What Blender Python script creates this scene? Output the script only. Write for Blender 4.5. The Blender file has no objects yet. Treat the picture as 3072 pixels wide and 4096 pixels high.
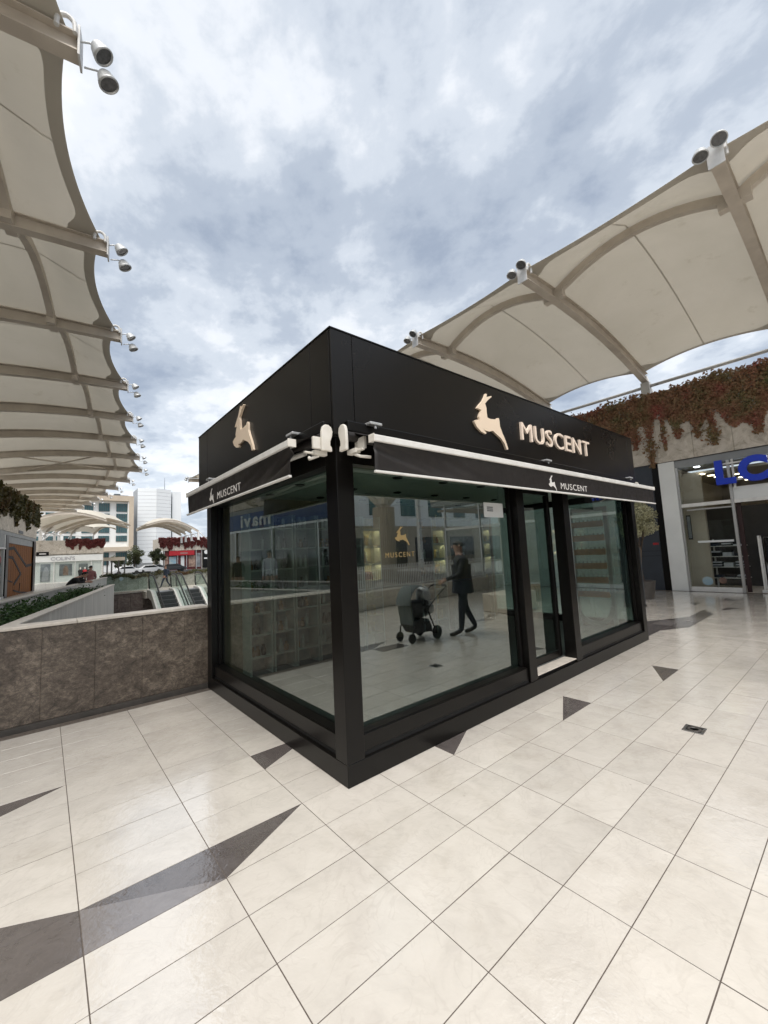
import bpy, bmesh, math, random
from mathutils import Vector, Matrix
RD = math.radians
rnd = random.Random(11)
S = bpy.context.scene
COL = S.collection

# ------------------------------------------------------------------ camera
YAW, PITCH, ROLL = 0.8726, 0.0994, 0.0491
fw = Vector((math.cos(PITCH) * math.cos(YAW), math.cos(PITCH) * math.sin(YAW), math.sin(PITCH)))
rt = fw.cross(Vector((0, 0, 1))).normalized()
dn = fw.cross(rt)
cR, sR = math.cos(ROLL), math.sin(ROLL)
r2 = rt * cR + dn * sR
d2 = dn * cR - rt * sR
CAM = Vector((-1.3725, -2.3393, 1.6456))
cd = bpy.data.cameras.new('camera')
cd.sensor_fit = 'HORIZONTAL'
cd.sensor_width = 36.0
cd.lens = 1624.0 / 3072.0 * 36.0
cd.clip_start = 0.05
cd.clip_end = 3000
cam = bpy.data.objects.new('camera', cd)
COL.objects.link(cam)
M4 = Matrix((r2, -d2, -fw)).transposed().to_4x4()
M4.translation = CAM
cam.matrix_world = M4
S.camera = cam


def project(p):
    d = Vector(p) - CAM
    z = d.dot(fw)
    if z < 0.05:
        return None
    f = 1624.0 / 4
    return (384 + f * d.dot(r2) / z, 512 + f * d.dot(d2) / z, z)


# ------------------------------------------------------------------ sky, sun, exposure
SUN_EL, SUN_AZ = RD(64), RD(232)          # azimuth counted from +X towards +Y
sun_dir = Vector((math.cos(SUN_EL) * math.cos(SUN_AZ), math.cos(SUN_EL) * math.sin(SUN_AZ), math.sin(SUN_EL)))
W = bpy.data.worlds.new('World')
S.world = W
W.use_nodes = True
nt = W.node_tree
nt.nodes.clear()
L = nt.links.new


def N(tree, kind, **kw):
    n = tree.nodes.new(kind)
    for k, v in kw.items():
        setattr(n, k, v)
    return n


def setin(n, **kw):
    for k, v in kw.items():
        n.inputs[k.replace('_', ' ')].default_value = v


def ramp(tree, stops, interp='LINEAR'):
    r = N(tree, 'ShaderNodeValToRGB')
    r.color_ramp.interpolation = interp
    el = r.color_ramp.elements
    while len(el) < len(stops):
        el.new(0.5)
    for e, (p, c) in zip(el, stops):
        e.position = p
        e.color = (*c, 1) if len(c) == 3 else c
    return r


def mth(tree, op, a, b=None, clamp=False):
    m = N(tree, 'ShaderNodeMath', operation=op, use_clamp=clamp)
    for i, v in enumerate((a, b)):
        if v is None:
            continue
        if isinstance(v, (int, float)):
            m.inputs[i].default_value = v
        else:
            tree.links.new(v, m.inputs[i])
    return m.outputs[0]


sky = N(nt, 'ShaderNodeTexSky', sky_type='NISHITA', sun_disc=False, sun_elevation=SUN_EL,
        sun_rotation=math.pi / 2 - SUN_AZ, air_density=1.0, dust_density=2.0, ozone_density=1.0)
bg_sky = N(nt, 'ShaderNodeBackground')
bg_sky.inputs['Strength'].default_value = 0.06
L(sky.outputs[0], bg_sky.inputs[0])
tc = N(nt, 'ShaderNodeTexCoord')
sp = N(nt, 'ShaderNodeSeparateXYZ')
L(tc.outputs['Generated'], sp.inputs[0])
zc = mth(nt, 'ADD', mth(nt, 'MAXIMUM', sp.outputs[2], 0.0), 0.22)
cx_ = mth(nt, 'DIVIDE', sp.outputs[0], zc)
cy_ = mth(nt, 'DIVIDE', sp.outputs[1], zc)
cmb = N(nt, 'ShaderNodeCombineXYZ')
L(cx_, cmb.inputs[0]); L(cy_, cmb.inputs[1])
rot = N(nt, 'ShaderNodeMapping')
rot.inputs['Rotation'].default_value = (0, 0, 0.7)
rot.inputs['Scale'].default_value = (1.0, 0.88, 1)
rot.inputs['Location'].default_value = (2.3, 1.1, 0.4)
L(cmb.outputs[0], rot.inputs[0])
n1 = N(nt, 'ShaderNodeTexNoise')
setin(n1, Scale=2.9, Detail=9.0, Roughness=0.56, Distortion=0.12)
L(rot.outputs[0], n1.inputs['Vector'])
n2 = N(nt, 'ShaderNodeTexNoise')
setin(n2, Scale=1.0, Detail=4.0, Roughness=0.5, Distortion=0.1)
L(rot.outputs[0], n2.inputs['Vector'])
n3 = N(nt, 'ShaderNodeTexNoise')
setin(n3, Scale=9.0, Detail=5.0, Roughness=0.6, Distortion=0.25)
L(rot.outputs[0], n3.inputs['Vector'])
mix12 = mth(nt, 'ADD', mth(nt, 'ADD', mth(nt, 'MULTIPLY', n1.outputs[0], 0.62), mth(nt, 'MULTIPLY', n2.outputs[0], 0.30)),
            mth(nt, 'MULTIPLY', n3.outputs[0], 0.17))
CLOUD = ramp(nt, [(0.39, (0.33, 0.385, 0.475)), (0.475, (0.46, 0.515, 0.595)), (0.54, (0.63, 0.68, 0.745)),
                  (0.60, (0.82, 0.85, 0.89)), (0.69, (0.98, 0.99, 1.0))], 'EASE')
L(mix12, CLOUD.inputs[0])
# veiled sun glow behind the cloud
vd = N(nt, 'ShaderNodeVectorMath', operation='DOT_PRODUCT')
L(tc.outputs['Generated'], vd.inputs[0])
vd.inputs[1].default_value = sun_dir
glow = mth(nt, 'MULTIPLY', mth(nt, 'POWER', mth(nt, 'MAXIMUM', vd.outputs['Value'], 0.0), 6.0), 0.10)
hz = mth(nt, 'MULTIPLY', mth(nt, 'POWER', mth(nt, 'SUBTRACT', 1.0, mth(nt, 'MAXIMUM', sp.outputs[2], 0.0)), 5.0), 0.16)
gain = mth(nt, 'ADD', mth(nt, 'ADD', glow, hz), 0.94)
vm = N(nt, 'ShaderNodeVectorMath', operation='SCALE')
L(CLOUD.outputs[0], vm.inputs[0]); L(gain, vm.inputs['Scale'])
bg_cl = N(nt, 'ShaderNodeBackground')
L(vm.outputs[0], bg_cl.inputs[0])
bg_cl.inputs['Strength'].default_value = 0.51
mx = N(nt, 'ShaderNodeMixShader')
mx.inputs[0].default_value = 0.86
L(bg_sky.outputs[0], mx.inputs[1]); L(bg_cl.outputs[0], mx.inputs[2])
wo = N(nt, 'ShaderNodeOutputWorld')
L(mx.outputs[0], wo.inputs[0])

sd = bpy.data.lights.new('sun', 'SUN')
sd.energy = 1.5
sd.angle = RD(42)
sd.color = (1.0, 0.955, 0.895)
sun = bpy.data.objects.new('sun', sd)
COL.objects.link(sun)
sun.rotation_euler = (-sun_dir).to_track_quat('-Z', 'Y').to_euler()
S.view_settings.view_transform = 'Standard'
S.view_settings.look = 'None'
S.view_settings.gamma = 1.0
S.view_settings.use_curve_mapping = False
S.view_settings.exposure = 1.38
S.render.film_transparent = False
S.cycles.use_denoising = True
S.cycles.max_bounces = 7
S.cycles.diffuse_bounces = 3
S.cycles.glossy_bounces = 4
S.cycles.transparent_max_bounces = 14
S.cycles.caustics_reflective = False
S.cycles.caustics_refractive = False
S.cycles.sample_clamp_indirect = 6.0
S.cycles.use_adaptive_sampling = True
S.cycles.adaptive_threshold = 0.02

# ------------------------------------------------------------------ materials
MATS = {}


def base_mat(name):
    m = bpy.data.materials.new(name)
    m.use_nodes = True
    MATS[name] = m
    t = m.node_tree
    return m, t, t.nodes['Principled BSDF'], t.nodes['Material Output']


def coords(t, kind='world', scale=(1, 1, 1)):
    if kind == 'world':
        v = N(t, 'ShaderNodeNewGeometry').outputs['Position']
    else:
        v = N(t, 'ShaderNodeTexCoord').outputs['Object']
    mp = N(t, 'ShaderNodeMapping')
    mp.inputs['Scale'].default_value = scale
    t.links.new(v, mp.inputs[0])
    return mp.outputs[0]


def noise(t, vec, scale, detail=5.0, rough=0.55, dist=0.0):
    n = N(t, 'ShaderNodeTexNoise')
    setin(n, Scale=scale, Detail=detail, Roughness=rough, Distortion=dist)
    t.links.new(vec, n.inputs['Vector'])
    return n.outputs[0]


def mixc(t, fac, a, b, mode='MIX'):
    m = N(t, 'ShaderNodeMix', data_type='RGBA', blend_type=mode)
    if isinstance(fac, (int, float)):
        m.inputs[0].default_value = fac
    else:
        t.links.new(fac, m.inputs[0])
    for i, v in ((6, a), (7, b)):
        if isinstance(v, tuple):
            m.inputs[i].default_value = (*v, 1)
        else:
            t.links.new(v, m.inputs[i])
    return m.outputs[2]


def bumpn(t, h, strength, dist=0.01):
    b = N(t, 'ShaderNodeBump')
    b.inputs['Strength'].default_value = strength
    b.inputs['Distance'].default_value = dist
    t.links.new(h, b.inputs['Height'])
    return b.outputs[0]


def mat(name, col, col2=None, scale=6.0, rough=0.5, rough2=None, metal=0.0, spec=0.5, bump=0.0, bscale=60.0,
        bdist=0.004, stretch=(1, 1, 1), kind='world', detail=5.0, lo=0.35, hi=0.65, dist=0.0, alpha=None, emit=0.0):
    m, t, b, o = base_mat(name)
    v = coords(t, kind, stretch)
    n = noise(t, v, scale, detail, 0.58, dist)
    if col2 is None:
        col2 = tuple(c * 0.86 for c in col)
    r = ramp(t, [(lo, col), (hi, col2)])
    t.links.new(n, r.inputs[0])
    t.links.new(r.outputs[0], b.inputs['Base Color'])
    if rough2 is None:
        rough2 = min(1.0, rough * 1.25)
    mr = N(t, 'ShaderNodeMapRange')
    mr.inputs['From Min'].default_value = 0.3
    mr.inputs['From Max'].default_value = 0.7
    mr.inputs['To Min'].default_value = rough
    mr.inputs['To Max'].default_value = rough2
    t.links.new(noise(t, v, scale * 2.3, 4.0), mr.inputs[0])
    t.links.new(mr.outputs[0], b.inputs['Roughness'])
    b.inputs['Metallic'].default_value = metal
    b.inputs['Specular IOR Level'].default_value = spec
    if bump:
        t.links.new(bumpn(t, noise(t, v, bscale, 4.0), bump, bdist), b.inputs['Normal'])
    if emit:
        b.inputs['Emission Color'].default_value = (*col, 1)
        b.inputs['Emission Strength'].default_value = emit
    return m


def glass_mat(name, tint, base, gain=1.0, ior=1.5, gloss=(1, 1, 1), wav=0.0):
    m, t, b, o = base_mat(name)
    t.nodes.remove(b)
    tr = N(t, 'ShaderNodeBsdfTransparent')
    tr.inputs[0].default_value = (*tint, 1)
    gl = N(t, 'ShaderNodeBsdfGlossy')
    gl.inputs[0].default_value = (*gloss, 1)
    gl.inputs['Roughness'].default_value = 0.004
    if wav:
        t.links.new(bumpn(t, noise(t, coords(t), 0.9, 1.0), wav, 0.02), gl.inputs['Normal'])
    fr = N(t, 'ShaderNodeFresnel')
    fr.inputs[0].default_value = ior
    fac = mth(t, 'ADD', mth(t, 'MULTIPLY', fr.outputs[0], gain), base, True)
    bf = N(t, 'ShaderNodeNewGeometry').outputs['Backfacing']
    fac = mth(t, 'MULTIPLY', fac, mth(t, 'SUBTRACT', 1.0, bf))          # one reflection per pane
    cl_ = N(t, 'ShaderNodeMix', data_type='RGBA')
    t.links.new(bf, cl_.inputs[0])
    cl_.inputs[6].default_value = (*tint, 1); cl_.inputs[7].default_value = (1, 1, 1, 1)
    t.links.new(cl_.outputs[2], tr.inputs[0])
    mxs = N(t, 'ShaderNodeMixShader')
    t.links.new(fac, mxs.inputs[0])
    t.links.new(tr.outputs[0], mxs.inputs[1]); t.links.new(gl.outputs[0], mxs.inputs[2])
    t.links.new(mxs.outputs[0], o.inputs[0])
    return m


TX, TY = 0.6, 0.3
def tile_mat(name, c1, c2, c3, vein, rough_lo, rough_hi):
    m, t, b, o = base_mat(name)
    geo = N(t, 'ShaderNodeNewGeometry')
    s = N(t, 'ShaderNodeSeparateXYZ')
    t.links.new(geo.outputs['Position'], s.inputs[0])
    ix = mth(t, 'FLOOR', mth(t, 'DIVIDE', s.outputs[0], TX))
    iy = mth(t, 'FLOOR', mth(t, 'DIVIDE', s.outputs[1], TY))
    c = N(t, 'ShaderNodeCombineXYZ')
    t.links.new(ix, c.inputs[0]); t.links.new(iy, c.inputs[1])
    wn = N(t, 'ShaderNodeTexWhiteNoise', noise_dimensions='2D')
    t.links.new(c.outputs[0], wn.inputs['Vector'])
    off = N(t, 'ShaderNodeVectorMath', operation='SCALE')
    t.links.new(wn.outputs['Color'], off.inputs[0]); off.inputs['Scale'].default_value = 40.0
    ad = N(t, 'ShaderNodeVectorMath', operation='ADD')
    t.links.new(geo.outputs['Position'], ad.inputs[0]); t.links.new(off.outputs[0], ad.inputs[1])
    v = ad.outputs[0]
    cloud = noise(t, v, 4.5, 4.0, 0.6, 0.8)
    r = ramp(t, [(0.33, c1), (0.52, c2), (0.70, c3)])
    t.links.new(cloud, r.inputs[0])
    ve = noise(t, v, 3.0, 3.0, 0.6, 2.2)
    vr = ramp(t, [(0.475, (0, 0, 0)), (0.5, (1, 1, 1)), (0.525, (0, 0, 0))])
    t.links.new(ve, vr.inputs[0])
    col = mixc(t, mth(t, 'MULTIPLY', vr.outputs[0], 0.22), r.outputs[0], vein)
    # per tile tone
    tone = mth(t, 'ADD', mth(t, 'MULTIPLY', wn.outputs['Value'], 0.09), 0.955)
    vs = N(t, 'ShaderNodeVectorMath', operation='SCALE')
    t.links.new(col, vs.inputs[0]); t.links.new(tone, vs.inputs['Scale'])
    # foot dirt, in world space
    w = geo.outputs['Position']
    dr = ramp(t, [(0.52, (1, 1, 1)), (0.78, (0.86, 0.845, 0.82))])
    t.links.new(noise(t, w, 1.7, 4.0, 0.7, 0.4), dr.inputs[0])
    col2 = mixc(t, 1.0, vs.outputs[0], dr.outputs[0], 'MULTIPLY')
    spk = ramp(t, [(0.0, (0.35, 0.32, 0.3)), (0.055, (1, 1, 1))])
    vo = N(t, 'ShaderNodeTexVoronoi')
    vo.inputs['Scale'].default_value = 5.2
    t.links.new(w, vo.inputs['Vector'])
    t.links.new(vo.outputs['Distance'], spk.inputs[0])
    col3 = mixc(t, 0.35, col2, mixc(t, 1.0, col2, spk.outputs[0], 'MULTIPLY'))
    t.links.new(col3, b.inputs['Base Color'])
    mr = N(t, 'ShaderNodeMapRange')
    mr.inputs['From Min'].default_value = 0.35
    mr.inputs['From Max'].default_value = 0.68
    mr.inputs['To Min'].default_value = rough_lo
    mr.inputs['To Max'].default_value = rough_hi
    t.links.new(noise(t, w, 2.2, 3.0, 0.6, 0.5), mr.inputs[0])
    t.links.new(mr.outputs[0], b.inputs['Roughness'])
    b.inputs['Specular IOR Level'].default_value = 0.6
    b.inputs['Coat Weight'].default_value = 1.0
    b.inputs['Coat Roughness'].default_value = 0.09
    b.inputs['Coat IOR'].default_value = 2.0
    h = mth(t, 'ADD', mth(t, 'MULTIPLY', noise(t, v, 22.0, 3.0, 0.5, 0.8), 1.0), mth(t, 'MULTIPLY', noise(t, v, 75.0, 2.0), 0.35))
    nb = bumpn(t, h, 0.24, 0.006)
    t.links.new(nb, b.inputs['Normal'])
    t.links.new(nb, b.inputs['Coat Normal'])
    return m


tile_mat('cream tile', (0.685, 0.643, 0.583), (0.65, 0.609, 0.55), (0.595, 0.556, 0.503), (0.48, 0.44, 0.39), 0.09, 0.25)
tile_mat('umber tile', (0.108, 0.094, 0.089), (0.128, 0.112, 0.107), (0.09, 0.078, 0.074), (0.17, 0.15, 0.14), 0.10, 0.28)
tile_mat('taupe tile', (0.20, 0.182, 0.176), (0.225, 0.205, 0.198), (0.18, 0.163, 0.157), (0.24, 0.22, 0.21), 0.10, 0.28)
mat('grout', (0.085, 0.068, 0.056), (0.12, 0.1, 0.085), 30, 0.85)


def marble(name, dark, mid, light, scale=1.6, rough=0.35, dist=2.6):
    m, t, b, o = base_mat(name)
    v = coords(t)
    a = noise(t, v, scale, 9.0, 0.62, dist)
    r = ramp(t, [(0.30, dark), (0.47, mid), (0.58, tuple(0.5 * (x + y) for x, y in zip(mid, light))), (0.72, light)])
    t.links.new(a, r.inputs[0])
    ve = noise(t, v, scale * 1.3, 8.0, 0.6, dist * 1.2)
    vr = ramp(t, [(0.485, (0, 0, 0)), (0.5, (1, 1, 1)), (0.515, (0, 0, 0))])
    t.links.new(ve, vr.inputs[0])
    c = mixc(t, mth(t, 'MULTIPLY', vr.outputs[0], 0.55), r.outputs[0], light)
    vo = N(t, 'ShaderNodeTexVoronoi', feature='DISTANCE_TO_EDGE')
    vo.inputs['Scale'].default_value = scale * 2.4
    wv = N(t, 'ShaderNodeVectorMath', operation='ADD')
    nn = N(t, 'ShaderNodeTexNoise'); setin(nn, Scale=scale * 3, Detail=5.0)
    t.links.new(v, nn.inputs['Vector'])
    t.links.new(v, wv.inputs[0]); t.links.new(nn.outputs['Color'], wv.inputs[1])
    t.links.new(wv.outputs[0], vo.inputs['Vector'])
    cr = ramp(t, [(0.0, (1, 1, 1)), (0.02, (0, 0, 0))])
    t.links.new(vo.outputs['Distance'], cr.inputs[0])
    c = mixc(t, mth(t, 'MULTIPLY', cr.outputs[0], 0.5), c, dark)
    t.links.new(c, b.inputs['Base Color'])
    b.inputs['Roughness'].default_value = rough
    t.links.new(bumpn(t, noise(t, v, scale * 14, 5.0), 0.25, 0.004), b.inputs['Normal'])
    return m


def crackle_marble(name):
    m, t, b, o = base_mat(name)
    v = coords(t)
    mp = N(t, 'ShaderNodeMapping')
    mp.inputs['Rotation'].default_value = (0, 0.45, 0)
    mp.inputs['Scale'].default_value = (1.0, 1.0, 1.35)
    t.links.new(v, mp.inputs[0])
    a = noise(t, mp.outputs[0], 8.5, 10.0, 0.74, 0.5)
    r = ramp(t, [(0.30, (0.040, 0.032, 0.026)), (0.43, (0.092, 0.076, 0.062)), (0.54, (0.145, 0.122, 0.101)), (0.70, (0.27, 0.235, 0.20))])
    t.links.new(a, r.inputs[0])
    f = noise(t, mp.outputs[0], 34.0, 6.0, 0.7, 0.9)
    fr_ = ramp(t, [(0.36, (0.45, 0.43, 0.41)), (0.62, (1.25, 1.22, 1.18))])
    t.links.new(f, fr_.inputs[0])
    c = mixc(t, 0.8, r.outputs[0], mixc(t, 1.0, r.outputs[0], fr_.outputs[0], 'MULTIPLY'))
    big = noise(t, v, 1.3, 3.0, 0.5, 0.3)
    br_ = ramp(t, [(0.35, (0.72, 0.68, 0.65)), (0.65, (1.2, 1.18, 1.15))])
    t.links.new(big, br_.inputs[0])
    c = mixc(t, 1.0, c, br_.outputs[0], 'MULTIPLY')
    ve = noise(t, mp.outputs[0], 2.6, 7.0, 0.62, 1.6)
    vr = ramp(t, [(0.488, (0, 0, 0)), (0.5, (1, 1, 1)), (0.512, (0, 0, 0))])
    t.links.new(ve, vr.inputs[0])
    c = mixc(t, mth(t, 'MULTIPLY', vr.outputs[0], 0.6), c, (0.018, 0.013, 0.010))
    t.links.new(c, b.inputs['Base Color'])
    b.inputs['Roughness'].default_value = 0.42
    t.links.new(bumpn(t, f, 0.35, 0.003), b.inputs['Normal'])


crackle_marble('brown marble')
marble('red brown stone', (0.06, 0.045, 0.04), (0.13, 0.1, 0.088), (0.22, 0.185, 0.165), 2.2, 0.5)
marble('travertine', (0.25, 0.215, 0.17), (0.47, 0.42, 0.35), (0.60, 0.55, 0.48), 3.2, 0.62, 1.2)
marble('green grey stone', (0.16, 0.17, 0.14), (0.3, 0.31, 0.27), (0.42, 0.43, 0.39), 2.0, 0.6)
mat('grey marble', (0.56, 0.54, 0.50), (0.36, 0.345, 0.32), 5, 0.45, stretch=(1, 1, 0.12), dist=0.6, lo=0.3, hi=0.72)
mat('pale stone', (0.62, 0.57, 0.50), (0.48, 0.44, 0.39), 9, 0.5, bump=0.15, bscale=60)
mat('dark skirting', (0.07, 0.062, 0.056), (0.05, 0.045, 0.04), 8, 0.4)
mat('concrete floor', (0.30, 0.29, 0.275), (0.22, 0.21, 0.2), 2, 0.6)
mat('ground soil', (0.24, 0.225, 0.2), (0.17, 0.165, 0.15), 0.4, 0.9)
mat('asphalt', (0.06, 0.06, 0.062), (0.045, 0.045, 0.047), 3, 0.85, bump=0.3)
mat('black metal', (0.0045, 0.0039, 0.0034), (0.0035, 0.003, 0.0026), 0.8, 0.30, 0.31, 0.0, 0.26, lo=0.1, hi=0.9, detail=1)
mat('fascia black', (0.0050, 0.0042, 0.0036), (0.004, 0.0034, 0.0029), 0.6, 0.27, 0.30, 0.0, 0.32, bump=0.02, bscale=0.8, bdist=0.05, detail=1)
mat('black void', (0.006, 0.006, 0.006), (0.008, 0.008, 0.008), 4, 0.7)
mat('white powder coat', (0.74, 0.73, 0.70), (0.64, 0.63, 0.60), 7, 0.38)
mat('white plastic', (0.72, 0.69, 0.63), (0.62, 0.585, 0.52), 9, 0.42)
mat('aluminium', (0.62, 0.615, 0.60), (0.52, 0.515, 0.50), 12, 0.3, 0.42, 0.7, kind='world', stretch=(1, 1, 20))
mat('brushed steel', (0.56, 0.56, 0.56), (0.46, 0.46, 0.46), 14, 0.26, 0.36, 1.0, stretch=(1, 1, 14))
mat('awning cloth', (0.0135, 0.0105, 0.009), (0.011, 0.0085, 0.0073), 6, 0.45, 0.6, bump=0.15, bscale=350, bdist=0.001)
mat('rose gold letter', (0.86, 0.72, 0.60), (0.80, 0.665, 0.55), 3, 0.45, 0.5)
mat('rose gold face', (0.84, 0.69, 0.53), (0.78, 0.63, 0.48), 1.4, 0.42, 0.48)
mat('printed white', (0.70, 0.68, 0.65), (0.64, 0.62, 0.59), 14, 0.6)
mat('gold decal', (0.62, 0.46, 0.22), (0.55, 0.4, 0.18), 9, 0.3, 0.4, 0.5)
mat('blue sign', (0.010, 0.045, 0.52), (0.010, 0.04, 0.46), 5, 0.3)
mat('navy panel', (0.030, 0.037, 0.048), (0.025, 0.031, 0.041), 2.5, 0.4)
mat('steel beam', (0.62, 0.56, 0.48), (0.50, 0.445, 0.38), 1.6, 0.5, 0.62, 0.1, stretch=(1, 1, 1), detail=7)
mat('white steel', (0.66, 0.655, 0.64), (0.56, 0.555, 0.54), 5, 0.4)
mat('lamp housing', (0.55, 0.56, 0.56), (0.44, 0.45, 0.45), 16, 0.35, 0.45, 0.35)
mat('lamp glass', (0.12, 0.125, 0.13), (0.07, 0.07, 0.075), 20, 0.12)
mat('timber', (0.21, 0.070, 0.006), (0.14, 0.044, 0.004), 4, 0.6, 0.7, spec=0.15, stretch=(3, 3, 0.25), dist=0.8)
mat('timber slat', (0.33, 0.22, 0.11), (0.22, 0.14, 0.07), 5, 0.5, stretch=(1, 8, 1))
mat('white wall', (0.72, 0.73, 0.71), (0.66, 0.67, 0.65), 1.2, 0.5)
mat('walnut panel', (0.27, 0.185, 0.11), (0.2, 0.13, 0.075), 2.5, 0.5, stretch=(4, 4, 0.3))
mat('warm plaster', (0.46, 0.40, 0.32), (0.40, 0.35, 0.28), 1.3, 0.7)
mat('dark carpet', (0.085, 0.09, 0.088), (0.07, 0.074, 0.072), 9, 0.7)
mat('grey panel', (0.26, 0.27, 0.27), (0.22, 0.23, 0.23), 2, 0.5)
mat('dark shelf', (0.05, 0.047, 0.043), (0.04, 0.037, 0.034), 4, 0.45)
mat('shelf white', (0.50, 0.50, 0.46), (0.43, 0.435, 0.40), 4, 0.4)
mat('amber tray', (0.62, 0.24, 0.07), (0.46, 0.17, 0.05), 14, 0.4)
mat('bottle dark', (0.02, 0.016, 0.014), (0.03, 0.022, 0.018), 9, 0.15)
mat('bottle amber', (0.30, 0.13, 0.035), (0.22, 0.09, 0.025), 9, 0.12)
mat('bottle pale', (0.52, 0.52, 0.50), (0.44, 0.44, 0.42), 9, 0.15)
mat('box gold', (0.56, 0.42, 0.19), (0.44, 0.31, 0.13), 22, 0.4)
mat('box coral', (0.42, 0.16, 0.1), (0.34, 0.12, 0.08), 22, 0.4)
mat('box cream', (0.62, 0.54, 0.38), (0.52, 0.45, 0.32), 22, 0.4)
mat('red paint', (0.42, 0.012, 0.02), (0.34, 0.01, 0.016), 3, 0.4)
mat('maroon edge', (0.035, 0.012, 0.011), (0.028, 0.01, 0.009), 3, 0.5)
mat('red wall', (0.11, 0.014, 0.014), (0.08, 0.01, 0.01), 1, 0.5)
mat('cool print', (0.18, 0.34, 0.46), (0.42, 0.46, 0.42), 1.3, 0.4)
mat('skin print', (0.42, 0.29, 0.22), (0.15, 0.09, 0.07), 1.5, 0.4)
mat('photo print', (0.12, 0.13, 0.14), (0.3, 0.31, 0.32), 1.1, 0.4)
mat('letter grey', (0.40, 0.40, 0.42), (0.34, 0.34, 0.36), 5, 0.4)
mat('render white', (0.84, 0.84, 0.82), (0.78, 0.785, 0.77), 0.2, 0.6)
mat('render tan', (0.56, 0.475, 0.37), (0.50, 0.42, 0.33), 0.3, 0.65)
mat('bluish cladding', (0.84, 0.86, 0.87), (0.78, 0.80, 0.815), 0.12, 0.45)
mat('joint grey', (0.36, 0.37, 0.38), (0.33, 0.34, 0.35), 1, 0.6)
mat('window teal', (0.035, 0.10, 0.11), (0.06, 0.15, 0.16), 0.25, 0.08, 0.14, lo=0.4, hi=0.6)
mat('mullion dark', (0.10, 0.115, 0.12), (0.08, 0.095, 0.1), 1, 0.4)
mat('bark', (0.12, 0.09, 0.065), (0.07, 0.052, 0.038), 12, 0.9, bump=0.5, bscale=40, stretch=(1, 1, 0.3))
mat('car white', (0.66, 0.67, 0.68), (0.6, 0.61, 0.62), 1, 0.15, 0.2, spec=0.7)
mat('car silver', (0.36, 0.37, 0.39), (0.33, 0.34, 0.36), 1, 0.15, 0.2, 0.5)
mat('car dark', (0.03, 0.032, 0.036), (0.025, 0.027, 0.03), 1, 0.15, 0.2, spec=0.7)
mat('car window', (0.015, 0.018, 0.02), (0.02, 0.024, 0.028), 1, 0.05, 0.08)
mat('tyre', (0.02, 0.02, 0.02), (0.028, 0.028, 0.027), 12, 0.75)
mat('rim', (0.42, 0.42, 0.42), (0.36, 0.36, 0.36), 8, 0.3, metal=0.7)
mat('step grey', (0.055, 0.06, 0.063), (0.045, 0.05, 0.052), 30, 0.45, stretch=(30, 1, 1))
mat('rubber black', (0.018, 0.018, 0.018), (0.024, 0.024, 0.024), 9, 0.4)
mat('pebble', (0.42, 0.40, 0.37), (0.28, 0.26, 0.24), 14, 0.8, bump=0.6, bscale=30, bdist=0.02)
mat('mulch', (0.16, 0.10, 0.05), (0.09, 0.06, 0.035), 14, 0.9, bump=0.8, bscale=30, bdist=0.03)
mat('skin', (0.43, 0.26, 0.19), (0.38, 0.22, 0.16), 9, 0.5)
mat('suit navy', (0.011, 0.013, 0.022), (0.009, 0.011, 0.018), 9, 0.75)
mat('trouser blue', (0.018, 0.022, 0.032), (0.014, 0.018, 0.026), 9, 0.75)
mat('denim', (0.03, 0.042, 0.062), (0.022, 0.032, 0.05), 9, 0.8)
mat('jacket blue', (0.028, 0.04, 0.065), (0.02, 0.03, 0.05), 9, 0.7)
mat('cloth black', (0.012, 0.012, 0.013), (0.017, 0.017, 0.018), 9, 0.85)
mat('cloth white', (0.62, 0.64, 0.66), (0.55, 0.57, 0.6), 9, 0.8)
mat('cloth rose', (0.36, 0.17, 0.16), (0.3, 0.13, 0.13), 9, 0.8)
mat('hair dark', (0.018, 0.014, 0.011), (0.012, 0.01, 0.008), 30, 0.6)
mat('hair brown', (0.09, 0.045, 0.02), (0.06, 0.03, 0.014), 30, 0.6)
mat('hair grey', (0.08, 0.075, 0.07), (0.05, 0.047, 0.044), 40, 0.7)
mat('leather black', (0.02, 0.017, 0.015), (0.015, 0.013, 0.012), 12, 0.4)
mat('stroller cloth', (0.05, 0.052, 0.055), (0.035, 0.036, 0.038), 12, 0.8)
mat('stroller sage', (0.105, 0.12, 0.118), (0.08, 0.094, 0.092), 6, 0.7)
mat('plastic film', (0.56, 0.58, 0.58), (0.42, 0.44, 0.44), 7, 0.25, bump=0.8, bscale=9, bdist=0.06)
mat('lit lamp', (1.0, 0.86, 0.62), (1.0, 0.86, 0.62), 1, 0.5, emit=3.0)
mat('led strip', (1.0, 0.80, 0.45), (1.0, 0.80, 0.45), 1, 0.5, emit=9.0)
mat('lit cool lamp', (0.92, 0.96, 1.0), (0.92, 0.96, 1.0), 1, 0.5, emit=5.0)
mat('paper notice', (0.66, 0.68, 0.68), (0.62, 0.64, 0.64), 12, 0.7)
mat('print ink', (0.10, 0.11, 0.12), (0.16, 0.17, 0.18), 40, 0.7)
mat('mavi blue', (0.012, 0.05, 0.17), (0.018, 0.075, 0.24), 0.8, 0.45)
glass_mat('kiosk glass', (0.47, 0.60, 0.56), 0.22, 1.0, 1.5, (0.93, 1.0, 0.97), 0.012)
glass_mat('shop glass', (0.82, 0.86, 0.84), 0.035, 1.0, 1.5)
glass_mat('balustrade glass', (0.72, 0.86, 0.82), 0.05, 1.0, 1.5)


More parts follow.
